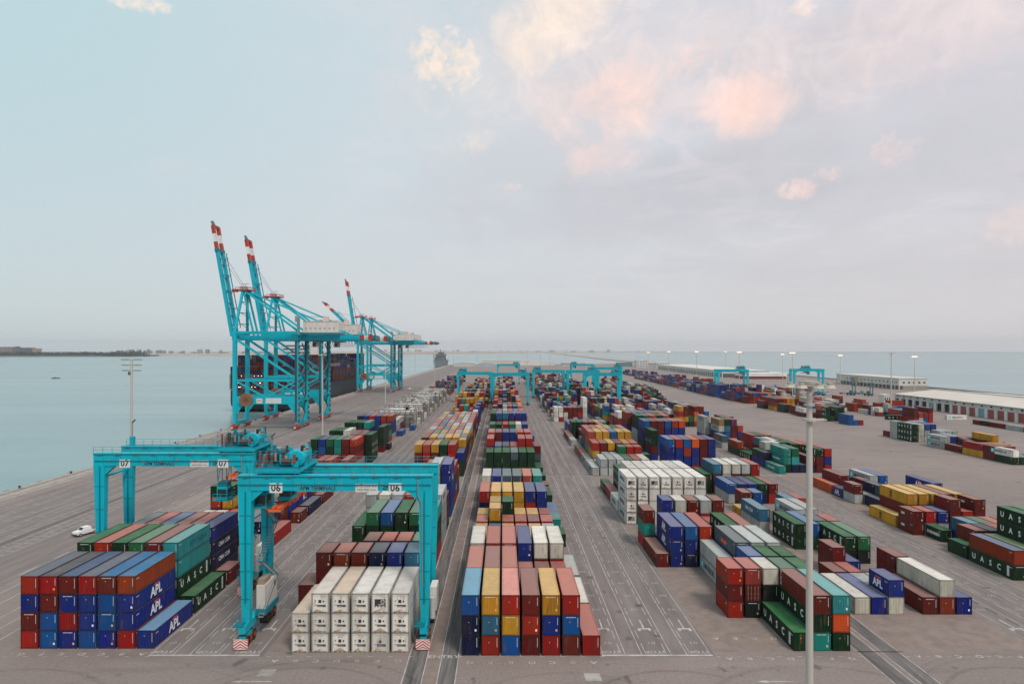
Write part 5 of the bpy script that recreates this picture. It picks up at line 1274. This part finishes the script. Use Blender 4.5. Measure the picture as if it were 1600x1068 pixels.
# ------------------------------------------------------------------ container ship
ship = empty('container_ship', (0, 0, 0), 0, 'large dark container ship moored at the quay behind the turquoise cranes', 'ship')
mb = MB(); x0, x1, y0, y1 = SHX0, SHX1, SHY0, SHY1; cx = (x0 + x1) / 2; hb = (x1 - x0) / 2
stations = [(y0, .96, 3.0), (y0 + 3, 1, -1.0), (y0 + 18, 1, -5.5), (y0 + 60, 1, -5.5), (y1 - 60, 1, -5.5), (y1 - 25, .72, -5.5), (y1 - 6, .3, -5.5), (y1 + 4, .04, 0)]
rings_ = []
for yy, f, kb in stations:
    rings_.append([(cx - hb * f * .86, yy, kb), (cx + hb * f * .86, yy, kb), (cx + hb * f, yy, kb + 2.6), (cx + hb * f, yy, 13.2), (cx - hb * f, yy, 13.2), (cx - hb * f, yy, kb + 2.6)])
HUL = (.018, .022, .032); BOOT = (.30, .045, .03)
for A, B_ in zip(rings_[:-1], rings_[1:]):
    for i in range(6): j = (i + 1) % 6; mb.face([A[i], A[j], B_[j], B_[i]], HUL)
mb.face(rings_[0][::-1], HUL)
mb.box(x1 - .1, y0 + 20, -3.3, x1 + .12, y1 - 60, -1.0, BOOT)
mb.build('hull', M_STEEL, ship)
mb = MB(); random.seed(8)
yy = y0 + 1.2; 
while yy < y1 - 35:      # lashing bridges between the bays
    if not (95 < yy - y0 < 120):
        for i in range(17): xx = x0 + .3 + i * 2.78; mb.bar((xx, yy - 1.0, 13.2), (xx, yy - 1.0, 24), .35, .35, (.20, .05, .04))
        for z in (16.2, 18.9, 21.6, 24): mb.box(x0 + .2, yy - 1.3, z, x1 - .2, yy - .6, z + .2, (.20, .05, .04))
    yy += F + 1.6
mb.build('lashing_bridge', M_STEEL, ship)
mb = MB(); mb.box(x0 + 4, y0 + 104, 13, x1 - 14, y0 + 113, 46, (.68, .64, .60)); mb.box(x1 - 15, y0 + 103, 13, x1 - 9, y0 + 113, 49, (.72, .68, .66))
for z in range(18, 46, 3): mb.box(x0 + 6, y0 + 103.9, z, x1 - 16, y0 + 104.0, z + 1.1, (.05, .06, .07))
mb.build('bridge_house', M_STEEL, ship)
mb = MB()
for i in range(22):
    px_, bz = random.uniform(x0 + 3, x1 - 3), random.choice((15, 18, 20.5, 23)); mb.box(px_, y0 - .6, bz, px_ + .3, y0 - .4, bz + .3, (1, 1, 1))
for i in range(14):
    mb.box(x1 + .1, y0 + 45 + i * 14 + random.uniform(-3, 3), random.choice((15.5, 18, 21)), x1 + .3, y0 + 46 + i * 14, random.choice((16.2, 18.7, 21.7)), (1, 1, 1)) if False else None
mb.build('deck_lamp', M_SHIPLAMP, ship)
mb = MB()
for i in range(5): mb.bar((x0 + 5 + i * 6, y0 + 1, 11), (QX + 1 + i * 1.3, y0 - 40 - i * 10, .6), .10, .10, (.3, .3, .3))
o = mb.build('mooring_line', M_STEEL, ship)
# grey vessel beyond
gs = empty('grey_ship', (-160, 1750, -3), R_(2), 'hazy grey ship seen stern on beyond the quay cranes', 'ship')
mb = MB(); g1, g2 = (.15, .175, .19), (.09, .105, .12)
st = [(0, 17, 0, 17), (30, 18, -1, 17), (120, 17, -1, 17), (165, 3, 0, 19)]
for (ya, wa, za, ta), (yb, wb, zb_, tb) in zip(st[:-1], st[1:]):
    for s in (-1, 1): mb.face([(s * wa * .8, ya, za), (s * wb * .8, yb, zb_), (s * wb, yb, tb), (s * wa, ya, ta)][::s], g1)
    mb.face([(-wa, ya, ta), (wa, ya, ta), (wb, yb, tb), (-wb, yb, tb)], g2)
mb.face([(-13.6, 0, 0), (13.6, 0, 0), (17, 0, 17), (-17, 0, 17)], g1); mb.build('hull', M_STEEL, gs)
mb = MB(); mb.box(-14, 12, 17, 14, 40, 24, g1); mb.box(-11, 16, 24, 12, 38, 30, g2); mb.box(-15, 20, 30, 14, 34, 33, g1); mb.box(-6, 24, 33, 8, 34, 38, g2); mb.box(-12, 5, 17, -6, 12, 27, g2); mb.box(5, 4, 17, 12, 12, 25, g1); mb.build('superstructure', M_STEEL, gs)
mb = MB(); mb.tube((0, 28, 38), (0, 28, 46), .8, g2, 8); mb.tube((-9, 24, 33), (-9, 24, 42), .6, g2, 8); mb.tube((9, 24, 33), (9, 24, 43), .6, g2, 8); mb.bar((-6, 28, 42), (6, 28, 42), .6, .6, g2); mb.tube((14, 8, 17), (15, 8, 36), .7, g2, 8); mb.tube((-15, 8, 17), (-16, 8, 34), .7, g2, 8); mb.build('mast', M_STEEL, gs)
bt = empty('small_boat', (-700, 1080, -3.2), .3, 'tiny dark boat alone on the calm water at left', 'boat')
mb = MB(); mb.face([(-5, -1.4, 1), (4, -1.6, 1), (7, 0, 1.5), (4, 1.6, 1), (-5, 1.4, 1)], (.08, .08, .08))
for a_, b_ in (((-5, -1.4), (4, -1.6)), ((4, -1.6), (7, 0)), ((7, 0), (4, 1.6)), ((4, 1.6), (-5, 1.4)), ((-5, 1.4), (-5, -1.4))): mb.face([(a_[0] * .9, a_[1] * .8, 0), (b_[0] * .9, b_[1] * .8, 0), (b_[0], b_[1], 1.2), (a_[0], a_[1], 1.2)], (.08, .08, .08))
mb.build('hull', M_STEEL, bt); mb = MB(); mb.box(-1.5, -1, 1, 1, 1, 2.6, (.3, .3, .3)); mb.build('cabin', M_STEEL, bt)

# ------------------------------------------------------------------ floodlight masts
def mast(x, y, h, label, group, lit=False, style='ring', r=.32, parts=True):
    t = empty('floodlight_mast', (x, y, 0), 0, label, 'light mast', group)
    c = (.50, .47, .42); mb = MB(); mb.tube((0, 0, 0), (0, 0, h), r * 1.15, c, 16, r * .75); mb.box(-r * 2, -r * 2, 0, r * 2, r * 2, .3, (.4, .4, .4)); mb.build('pole', M_STEEL, t)
    if style == 'cross':
        for i, z in enumerate((h, h - 2.0, h - 4.0)):
            mb = MB(); wd = 3.6 - i * .2; mb.bar((-wd, 0, z), (wd, 0, z), .16, .2, (.2, .2, .18)); 
            for k_ in (-1, 1):
                for q in (.35, .65, .95): mb.box(k_ * wd * q - .35, -.5, z - .1, k_ * wd * q + .35, .2, z + .28, (.28, .27, .22))
            mb.build('crossarm', M_STEEL, t)
        mb = MB(); mb.tube((0, 0, h), (0, 0, h + 1.3), .04, c, 6); mb.box(-1.3, -.2, h - 5.6, -.5, .2, h - 4.4, (.1, .1, .1)); mb.build('bracket', M_STEEL, t)
    else:
        mb = MB(); n = 8; rr = 2.0
        for i in range(n):
            a = 2 * math.pi * i / n; b = 2 * math.pi * (i + 1) / n; mb.bar((rr * .6 * math.cos(a), rr * .6 * math.sin(a), h - .3), (rr * .6 * math.cos(b), rr * .6 * math.sin(b), h - .3), .12, .12, c)
            if i % 2 == 0: mb.bar((0, 0, h - .3), (rr * .8 * math.cos(a), rr * .8 * math.sin(a), h - .3), .12, .12, c)
        mb.tube((0, 0, h - .2), (0, 0, h + .05), .75, (.42, .38, .32), 16); mb.tube((0, 0, h - .7), (0, 0, h - .2), .40, (.40, .36, .31), 16, .6); mb.tube((0, 0, h - 2.1), (0, 0, h - 1.95), .45, c, 16); mb.build('head_frame', M_STEEL, t)
        for i in range(n):
            a = 2 * math.pi * i / n; px_, py_ = rr * .85 * math.cos(a), rr * .85 * math.sin(a); mb = MB()
            mb.tube((px_, py_, h - .50), (px_, py_, h - .28), .50, (.50, .44, .36), 12, .38); mb.tube((px_, py_, h - .30), (px_, py_, h - .05), .22, (.40, .36, .3), 10); lamp = mb.build('lamp', M_STEEL, t)
            if lit:
                mb = MB(); mb.tube((px_, py_, h - .85), (px_, py_, h - .52), .66, (1, 1, 1), 10); mb.build('bulb', M_LAMP, lamp)
        if not lit and parts:
            mb = MB(); mb.tube((0, 0, h - 3.4), (0, 0, h - 3.2), .62, (.50, .46, .38), 14); mb.box(0, -.5, h - 3.35, 1.3, .5, h - 3.25, (.46, .42, .34)); mb.box(-1.15, -.12, h - 1.5, -.92, .12, h - .4, (.22, .11, .06)); mb.build('service_platform', M_STEEL, t)
    return t
mast(26.6, 60, 39.6, 'tall pale lamp mast in the right foreground, cut by the bottom edge', 'floodlight masts', r=.31)
mast(-137.0, 255, 38.5, 'lamp mast with three crossarms against the water at left', 'floodlight masts', style='cross', r=.48)
gm = 'floodlight masts'
m0 = mast(-88, 337, 40, 'thin lamp mast between the nearest quay cranes and the green stack', gm, r=.34, parts=False)
for x, y, lb in ((-92, 540, 'thin lamp mast before the far pair of quay cranes'), (-148 + 2, 1150, 'distant thin lamp mast at the water edge beyond the quay cranes'), (-94, 950, 'distant thin lamp mast on the quay road beyond the reefer racks'),
                 (255, 454, 'thin unlit lamp mast before the near end of the long dock shed'), (225, 1150, 'distant unlit lamp mast by the low white offices')):
    c = copy_tree(m0); c.location = (x, y, 0); c['label'] = lb
lm = mast(255, 746, 40, 'lit lamp mast above the right turquoise gantry crane', 'lit floodlight masts', lit=True, r=.34)
for px_, Y_, h_, lb in ((1238, 601, 40, 'lit lamp mast beside the gantry crane far right'), (1088.5, 893, 40, 'lit lamp mast over the middle of the long shed'), (1045, 1039, 39.5, 'lit lamp mast above the far end of the long shed'),
                       (1133.7, 1374, 38, 'distant lit lamp just left of the right gantry crane'), (1223, 975, 36, 'distant lit lamp low over the sea, left of the far right gantry'), (1313, 810, 36, 'lit lamp mast behind the two storey shed'),
                       (1429, 665, 36, 'lit lamp mast above the near dock shed'), (1013, 1250, 37.5, 'distant lit lamp over the white offices'), (1025, 2300, 38, 'small distant lit lamp on the causeway'), (967, 2600, 38, 'small distant lit lamp farthest left on the causeway')):
    c = copy_tree(lm); c.location = ((px_ - 786) * Y_ / 1080, Y_, h_ - 40); c['label'] = lb
thin = empty('floodlight_mast', (-60, 1600, 0), 0, 'hair thin distant mast behind the rear gantry cranes', 'light mast', 'hair thin distant masts')
mb = MB(); mb.tube((0, 0, 0), (0, 0, 40), .5, (.4, .4, .4), 8, .3); mb.build('pole', M_STEEL, thin); mb = MB(); mb.box(-3, -.3, 39, 3, .3, 40, (.3, .3, .3)); mb.build('crossarm', M_STEEL, thin)
for x in (-110, -5, 60, 95, 120, 165): c = copy_tree(thin); c.location = (x, 1650 + x, 0)

# ------------------------------------------------------------------ steel racks for plugging in refrigerated boxes
def rack(y, n):
    t = empty('reefer_rack', (B1 - 1.2, y, 0), 0, 'grey steel lattice rack between white boxes, rack row %s from the front' % ORD[n], 'steel rack', 'steel racks along the quay side')
    mb = MB(); gc = (.17, .16, .145); Wt = 22.5
    for i in range(9):
        x = i * Wt / 8
        for yy in (0, 2.0): mb.bar((x, yy, 0), (x, yy, 9.6), .16, .16, gc)
    for yy in (0, 2): mb.bar((0, yy, 9.6), (Wt, yy, 9.6), .12, .12, gc)
    mb.build('post', M_STEEL, t)
    for z in (2.9, 5.7, 8.5):
        mb = MB(); mb.box(0, 0, z, Wt, 2, z + .1, (.22, .21, .19)); rail(mb, [(0, 0, z + .1), (Wt, 0, z + .1)], 1.1, gc, .06, 2.4); rail(mb, [(0, 2, z + .1), (Wt, 2, z + .1)], 1.1, gc, .06, 2.4); mb.build('walkway', M_STEEL, t)
    mb = MB()
    for k_, z in enumerate((0, 2.9, 5.7)):
        a, b = (Wt + .3, Wt + 2.6) if k_ % 2 == 0 else (Wt + 2.6, Wt + .3)
        mb.bar((a, 1, z), (b, 1, z + 2.9), .7, .15, gc); mb.bar((a, .6, z + 1), (b, .6, z + 3.9), .08, .08, gc)
    for x in (Wt + .3, Wt + 2.8):
        for yy in (.3, 1.8): mb.bar((x, yy, 0), (x, yy, 10), .16, .16, gc)
    mb.build('stairs', M_STEEL, t)
    mb = MB(); random.seed(n)
    for i in range(34): x, z = random.uniform(.5, Wt - .5), random.choice((3.2, 6.0, 8.8)); mb.box(x, -.1, z, x + .4, .25, z + .9, (.42, .40, .36))
    mb.build('socket_box', M_STEEL, t)
for i, ry in enumerate(RACKY): rack(ry, i)

# ------------------------------------------------------------------ sheds and offices on the right
def dock_shed():
    t = empty('dock_shed', (299, 527, 0), 0, 'near dock shed with pale shallow roof and a row of dock doors', 'warehouse')
    wc = (.50, .50, .47); mb = MB(); Lg = 330; h = 8.6; dw = 8.4
    y = 0; n = int(Lg / dw)
    # local y runs towards the camera: negative
    for i in range(n):
        ya, yb = -i * dw, -(i + 1) * dw
        mb.box(0, yb, 5.4, .6, ya, h, wc); mb.box(-.5, yb, 0, .6, yb + 2.4, 5.4, (.60, .59, .56))
    mb.box(0, -n * dw - .1, 0, 80, -n * dw, h, wc); mb.box(0, 0, 0, 78, .5, h, wc)
    mb.face([(0.6, .25, h), (32, .25, 11.7), (78, .25, h)], wc)
    mb.build('wall', M_WALL, t)
    mb = MB(); rc = (.60, .55, .49); y1_ = -n * dw - 1
    mb.face([(-.8, .8, h), (-.8, y1_, h), (32, y1_, 11.8), (32, .8, 11.8)], rc); mb.face([(32, .8, 11.8), (32, y1_, 11.8), (80, y1_, h), (80, .8, h)], rc); mb.box(-.9, y1_, h - .5, -.75, .8, h + .02, (.42, .40, .37))
    mb.box(30.5, y1_, 11.7, 33.5, .8, 12.2, (.50, .46, .42)); rf = mb.build('roof', M_WALL, t)
    for i in range(n):
        ya, yb = -i * dw, -(i + 1) * dw + 2.4
        mb = MB(); c = (.10, .10, .10) if i < 5 else ((.30, .05, .045) if i % 6 != 5 else (.16, .32, .40))
        if i < 8 and i != 5: mb.box(1.6, yb, 0, 1.75, ya, 5.4, (.06, .05, .05)); mb.box(1.4, yb, 0, 1.6, ya, 1.4, (.30, .05, .045))
        else: mb.box(.2, yb, 0, .35, ya, 5.4, c)
        mb.build('dock_door', M_STEEL, t)
        mb = MB(); ym = (ya + yb) / 2; mb.box(-.06, ym - .9, 6.6, 0, ym + .9, 7.6, (.06, .07, .08)); mb.build('window', M_GLASS, t)
dock_shed()
def storey_shed():
    t = empty('two_storey_shed', (417, 728, 0), 0, 'two storey pale shed with small square windows behind the near dock shed', 'warehouse')
    wc = (.55, .54, .50); mb = MB(); mb.box(0, 0, 4.0, 30, 136, 11.4, wc); mb.box(4, 0, 0, 30, 136, 4.0, (.28, .25, .23))
    for i in range(18): mb.box(.0, i * 8, 0, .8, i * 8 + .9, 4, (.60, .58, .55))
    mb.build('wall', M_WALL, t); mb = MB(); mb.box(-.5, -.5, 11.4, 30.5, 136.5, 12.1, (.60, .56, .51)); mb.build('roof', M_WALL, t)
    for i in range(14): mb = MB(); y = 4 + i * 8; mb.box(-.08, y, 6.8, .02, y + 2.2, 8.4, (.06, .07, .08)); mb.build('window', M_GLASS, t)
    for i in range(5): mb = MB(); x = 4 + i * 5.4; mb.box(x, -.08, 6.6, x + 2.2, .02, 8.2, (.06, .07, .08)); mb.build('window', M_GLASS, t)
    mb = MB(); mb.box(-.6, 84, 0, .1, 90, 10, (.45, .33, .16)); mb.box(-.5, 92, 1, .1, 99, 9.5, (.16, .22, .28)); mb.build('stair_panel', M_STEEL, t)
storey_shed()
def far_shed():
    t = empty('long_shed', (330, 1040, 0), 0, 'long distant white shed with many dock bays behind the blue stacks', 'warehouse')
    mb = MB(); wc = (.62, .60, .57); Lg = 440; n = 42
    for i in range(n): y = i * Lg / n; mb.box(0, y, 0, 1, y + 4.2, 6, wc)
    mb.box(0, 0, 6, 70, Lg, 9.6, wc); mb.box(3, 0, 0, 70, Lg, 6, (.10, .09, .09)); mb.build('wall', M_WALL, t)
    mb = MB(); mb.box(-1, -1, 9.6, 71, Lg + 1, 10.4, (.66, .61, .55)); mb.build('roof', M_WALL, t)
far_shed()
t = empty('open_shed', (345, 985, 0), 0, 'low white shed with maroon wall at right of the turquoise gantry crane', 'warehouse'); mb = MB(); mb.box(0, 0, 0, 58, 40, 4.0, (.30, .06, .06)); mb.build('wall', M_WALL, t); mb = MB(); mb.box(-1.5, -2, 4.0, 59, 41, 8.6, (.70, .68, .66)); mb.build('roof', M_WALL, t)
plain_building('office', 330, 1640, 26, 30, 16, (.58, .57, .55), 'white office block with rows of windows left of the long shed', None, floors=3)
plain_building('office', 300, 1700, 36, 30, 9, (.14, .24, .27), 'low glazed office beside the white office blocks', None, floors=2)
plain_building('office', 362, 1560, 30, 26, 12, (.64, .62, .59), 'white low office next to the far end of the long shed', None, floors=2)
plain_building('shed', 90, 1830, 90, 40, 9, (.62, .60, .57), 'distant low white shed behind the rear gantry cranes', None)
plain_building('shed', 180, 1760, 60, 30, 8, (.50, .50, .50), 'distant grey shed right of the low white shed', None, floors=1)
plain_building('shed', 10, 1840, 130, 40, 12, (.56, .49, .43), 'distant tan shed right of the domed halls', None)
plain_building('gatehouse', 303, 545, 5, 8, 6, (.62, .60, .57), 'small white block at the far corner of the near dock shed', None, floors=1)
def dome(x, y, w_, d, h, label, c=(.62, .58, .52)):
    t = empty('domed_hall', (x, y, 0), 0, label, 'hall'); mb = MB(); n = 14; pts = [(-w_ / 2 * math.cos(math.pi * i / n), h * math.sin(math.pi * i / n) ** .7) for i in range(n + 1)]
    for a, b in zip(pts[:-1], pts[1:]): mb.face([(a[0], 0, a[1]), (b[0], 0, b[1]), (b[0], d, b[1]), (a[0], d, a[1])][::-1], c)
    mb.build('roof', M_WALL, t); mb = MB(); mb.face([(p[0], .5, p[1]) for p in pts][::-1], mixv(c, (.2, .25, .3), .3)); mb.face([(p[0], d - .5, p[1]) for p in pts], c); mb.build('end_wall', M_WALL, t)
dome(-90, 1690, 62, 60, 11, 'left one of two distant white domed halls'); dome(-40, 1670, 52, 60, 10, 'right distant domed hall with grey arched front', (.42, .46, .50)); 

# ------------------------------------------------------------------ vehicles
def pickup(loc, rz, label):
    t = empty('pickup_truck', loc, rz, label, 'pickup', 'white vehicles on the quay'); wc = (.74, .74, .73)
    mb = MB()   # side profile swept across the width, front at -y
    prof = [(-2.55, .45), (-2.6, .75), (-2.52, 1.08), (-1.35, 1.2), (-.75, 1.84), (.80, 1.88), (1.0, 1.22), (1.02, 1.2), (2.6, 1.2), (2.62, .5)]
    for s in (-1, 1):
        x = .88 * s; top = .72 * s
        f = [(top if z > 1.3 else x, y, z) for y, z in prof]; mb.face(f if s < 0 else f[::-1], wc)
    for (ya, za), (yb, zb_) in zip(prof, prof[1:] + prof[:1]):
        xa, xb = (.72 if za > 1.3 else .88), (.72 if zb_ > 1.3 else .88); mb.face([(-xa, ya, za), (-xb, yb, zb_), (xb, yb, zb_), (xa, ya, za)][::-1], wc if not (ya >= 1.0 and yb >= 1.0 and za > 1) else (.12, .12, .12))
    for x in (-.88, .80): mb.box(x, 1.02, 1.1, x + .08, 2.6, 1.18, wc)
    mb.build('body', M_WHITE, t)
    mb = MB(); mb.face([(-.70, -1.29, 1.27), (.70, -1.29, 1.27), (.66, -.80, 1.80), (-.66, -.80, 1.80)], BLK)
    for s in (-1, 1):
        for a, b in ((-.55, .05), (.15, .72)): f = [(.86 * s, a - .35 * (a < 0), 1.16), (.86 * s, b, 1.2), (.745 * s, b, 1.76), (.745 * s, a - .1, 1.76)]; mb.face(f[::s], BLK)
    mb.build('window', M_GLASS, t)
    for x in (-.86, .86):
        for y in (-1.7, 1.65): mb = MB(); mb.tube((x - .12, y, .37), (x + .12, y, .37), .37, RUBBER, 16); mb.tube((x - .13, y, .37), (x + .13, y, .37), .2, (.35, .35, .35), 10); mb.build('wheel', M_RUB, t)
    for x in (-.65, .65): mb = MB(); mb.box(x - .2, -2.6, .72, x + .2, -2.5, .9, (.6, .6, .55)); mb.build('headlight', M_WHITE, t)
    mb = MB(); mb.box(-.9, -2.72, .38, .9, -2.5, .62, (.05, .05, .05)); mb.box(-.85, 2.6, .4, .85, 2.7, .6, (.05, .05, .05)); mb.build('bumper', M_RUB, t)
    return t
pk_ = pickup((-95.8, 158.5, .012), R_(-24), 'white double cab pickup driving on the quay left of the stacks')
c = copy_tree(pk_); c.location = (-98, 727, .012); c.rotation_euler = (0, 0, R_(-75)); c['label'] = 'tiny distant white pickup on the quay road before the far quay cranes'
# grey hut on the quay behind the crane winches
plain_building('hut', -78.5, 234, 3.2, 3, 2.9, (.36, .33, .29), 'small tan hut on the quay behind the crane winches', None, cat='hut')
# mooring bollards and fenders on the quay edge
b0 = empty('bollard', (QX + 1.1, 60, .25), 0, None, 'bollard', 'bollards along the quay edge'); tag(b0, 'small dark bollard on the quay edge')
mb = MB(); mb.tube((0, 0, 0), (0, 0, .5), .3, (.05, .05, .05), 10); mb.tube((0, 0, .5), (0, 0, .75), .3, (.05, .05, .05), 10, .5); mb.build('post', M_STEEL, b0)
for y in range(85, 900, 25): c = copy_tree(b0); c.location.y = y
f0 = empty('fender', (QX - .5, 72, -1.2), 0, 'dark rubber fender hanging on the quay wall', 'fender', 'fenders along the quay wall')
mb = MB(); mb.box(-.4, -1.2, -1.2, .5, 1.2, 1.3, (.02, .02, .02)); mb.build('pad', M_RUB, f0)
for y in range(87, 900, 15): c = copy_tree(f0); c.location.y = y
# trucks and lifting machines parked among the sheds
def tractor(loc, rz, col, label, load=None):
    t = empty('yard_truck', loc, rz, label, 'truck', 'trucks parked near the sheds'); mb = MB(); mb.box(-1.25, -2, .9, 1.25, .2, 3.2, col); mb.box(-1.2, -2.3, .7, 1.2, -2, 1.8, col); mb.build('cab', M_STEEL, t)
    mb = MB(); mb.box(-1.1, -2.03, 2.0, 1.1, -1.98, 3.0, BLK); mb.build('window', M_GLASS, t); mb = MB(); mb.box(-.6, .2, .9, .6, 13, 1.3, (.10, .10, .11)); mb.box(-1.2, 1.5, 1.3, 1.2, 13, 1.45, (.12, .16, .2)); mb.build('trailer', M_STEEL, t)
    for x in (-1.1, 1.1):
        for y in (-1.3, 2.2, 10.5, 11.8): mb = MB(); mb.tube((x - .2, y, .5), (x + .2, y, .5), .5, RUBBER, 12); mb.build('wheel', M_RUB, t)
    return t
random.seed(21); tp = None
for i in range(16):
    x, y = 262 + random.uniform(-4, 90), 620 + random.uniform(0, 150); y = max(y, 545)
    cl = random.choice([(.6, .6, .58), (.05, .25, .25), (.5, .1, .08), (.1, .15, .35)])
    tractor((x, y, .01), random.choice((R_(90), R_(0), R_(70))), cl, 'small truck among the clutter before the two storey shed')
def straddle(loc, label):
    t = empty('empty_handler', loc, R_(20), label, 'lifting machine'); mb = MB(); c = (.03, .13, .16); mb.box(-2, -3, 1, 2, 3, 2.4, c); mb.build('chassis', M_STEEL, t); mb = MB()
    for x in (-1.6, 1.6): mb.bar((x, -3.4, .5), (x, -3.4, 12), .5, .6, c)
    mb.bar((-1.6, -3.4, 12), (1.6, -3.4, 12), .5, .6, c); mb.bar((-3, -4, 9), (3, -4, 9), .6, .8, c); mb.build('mast', M_STEEL, t); mb = MB(); mb.box(-.9, -1, 2.4, .9, 1, 4.4, c); mb.build('cab', M_STEEL, t)
    for x in (-2, 2):
        for y in (-2, 2): mb = MB(); mb.tube((x - .35, y, .8), (x + .35, y, .8), .8, RUBBER, 12); mb.build('wheel', M_RUB, t)
straddle((334, 632, 0), 'dark blue container lifting machine before the two storey shed')
straddle((322, 640, 0), 'second dark lifting machine left of the first by the two storey shed')

# ------------------------------------------------------------------ haze over everything
mb = MB(); mb.box(-17000, -16500, -10, 17000, 17000, 190, (1, 1, 1)); hz = mb.build('haze', M_WATER); hz['kind'] = 'stuff'
m, t = material('haze_air'); nd, L = mk(t)
pv = nd('ShaderNodeVolumePrincipled'); pv.inputs['Density'].default_value = 0.000045; pv.inputs['Color'].default_value = (.93, .96, 1.0, 1); pv.inputs['Anisotropy'].default_value = .2
L.new(pv.outputs[0], nd('ShaderNodeOutputMaterial').inputs['Volume']); hz.data.materials.clear(); hz.data.materials.append(m)
hz.display_type = 'WIRE'
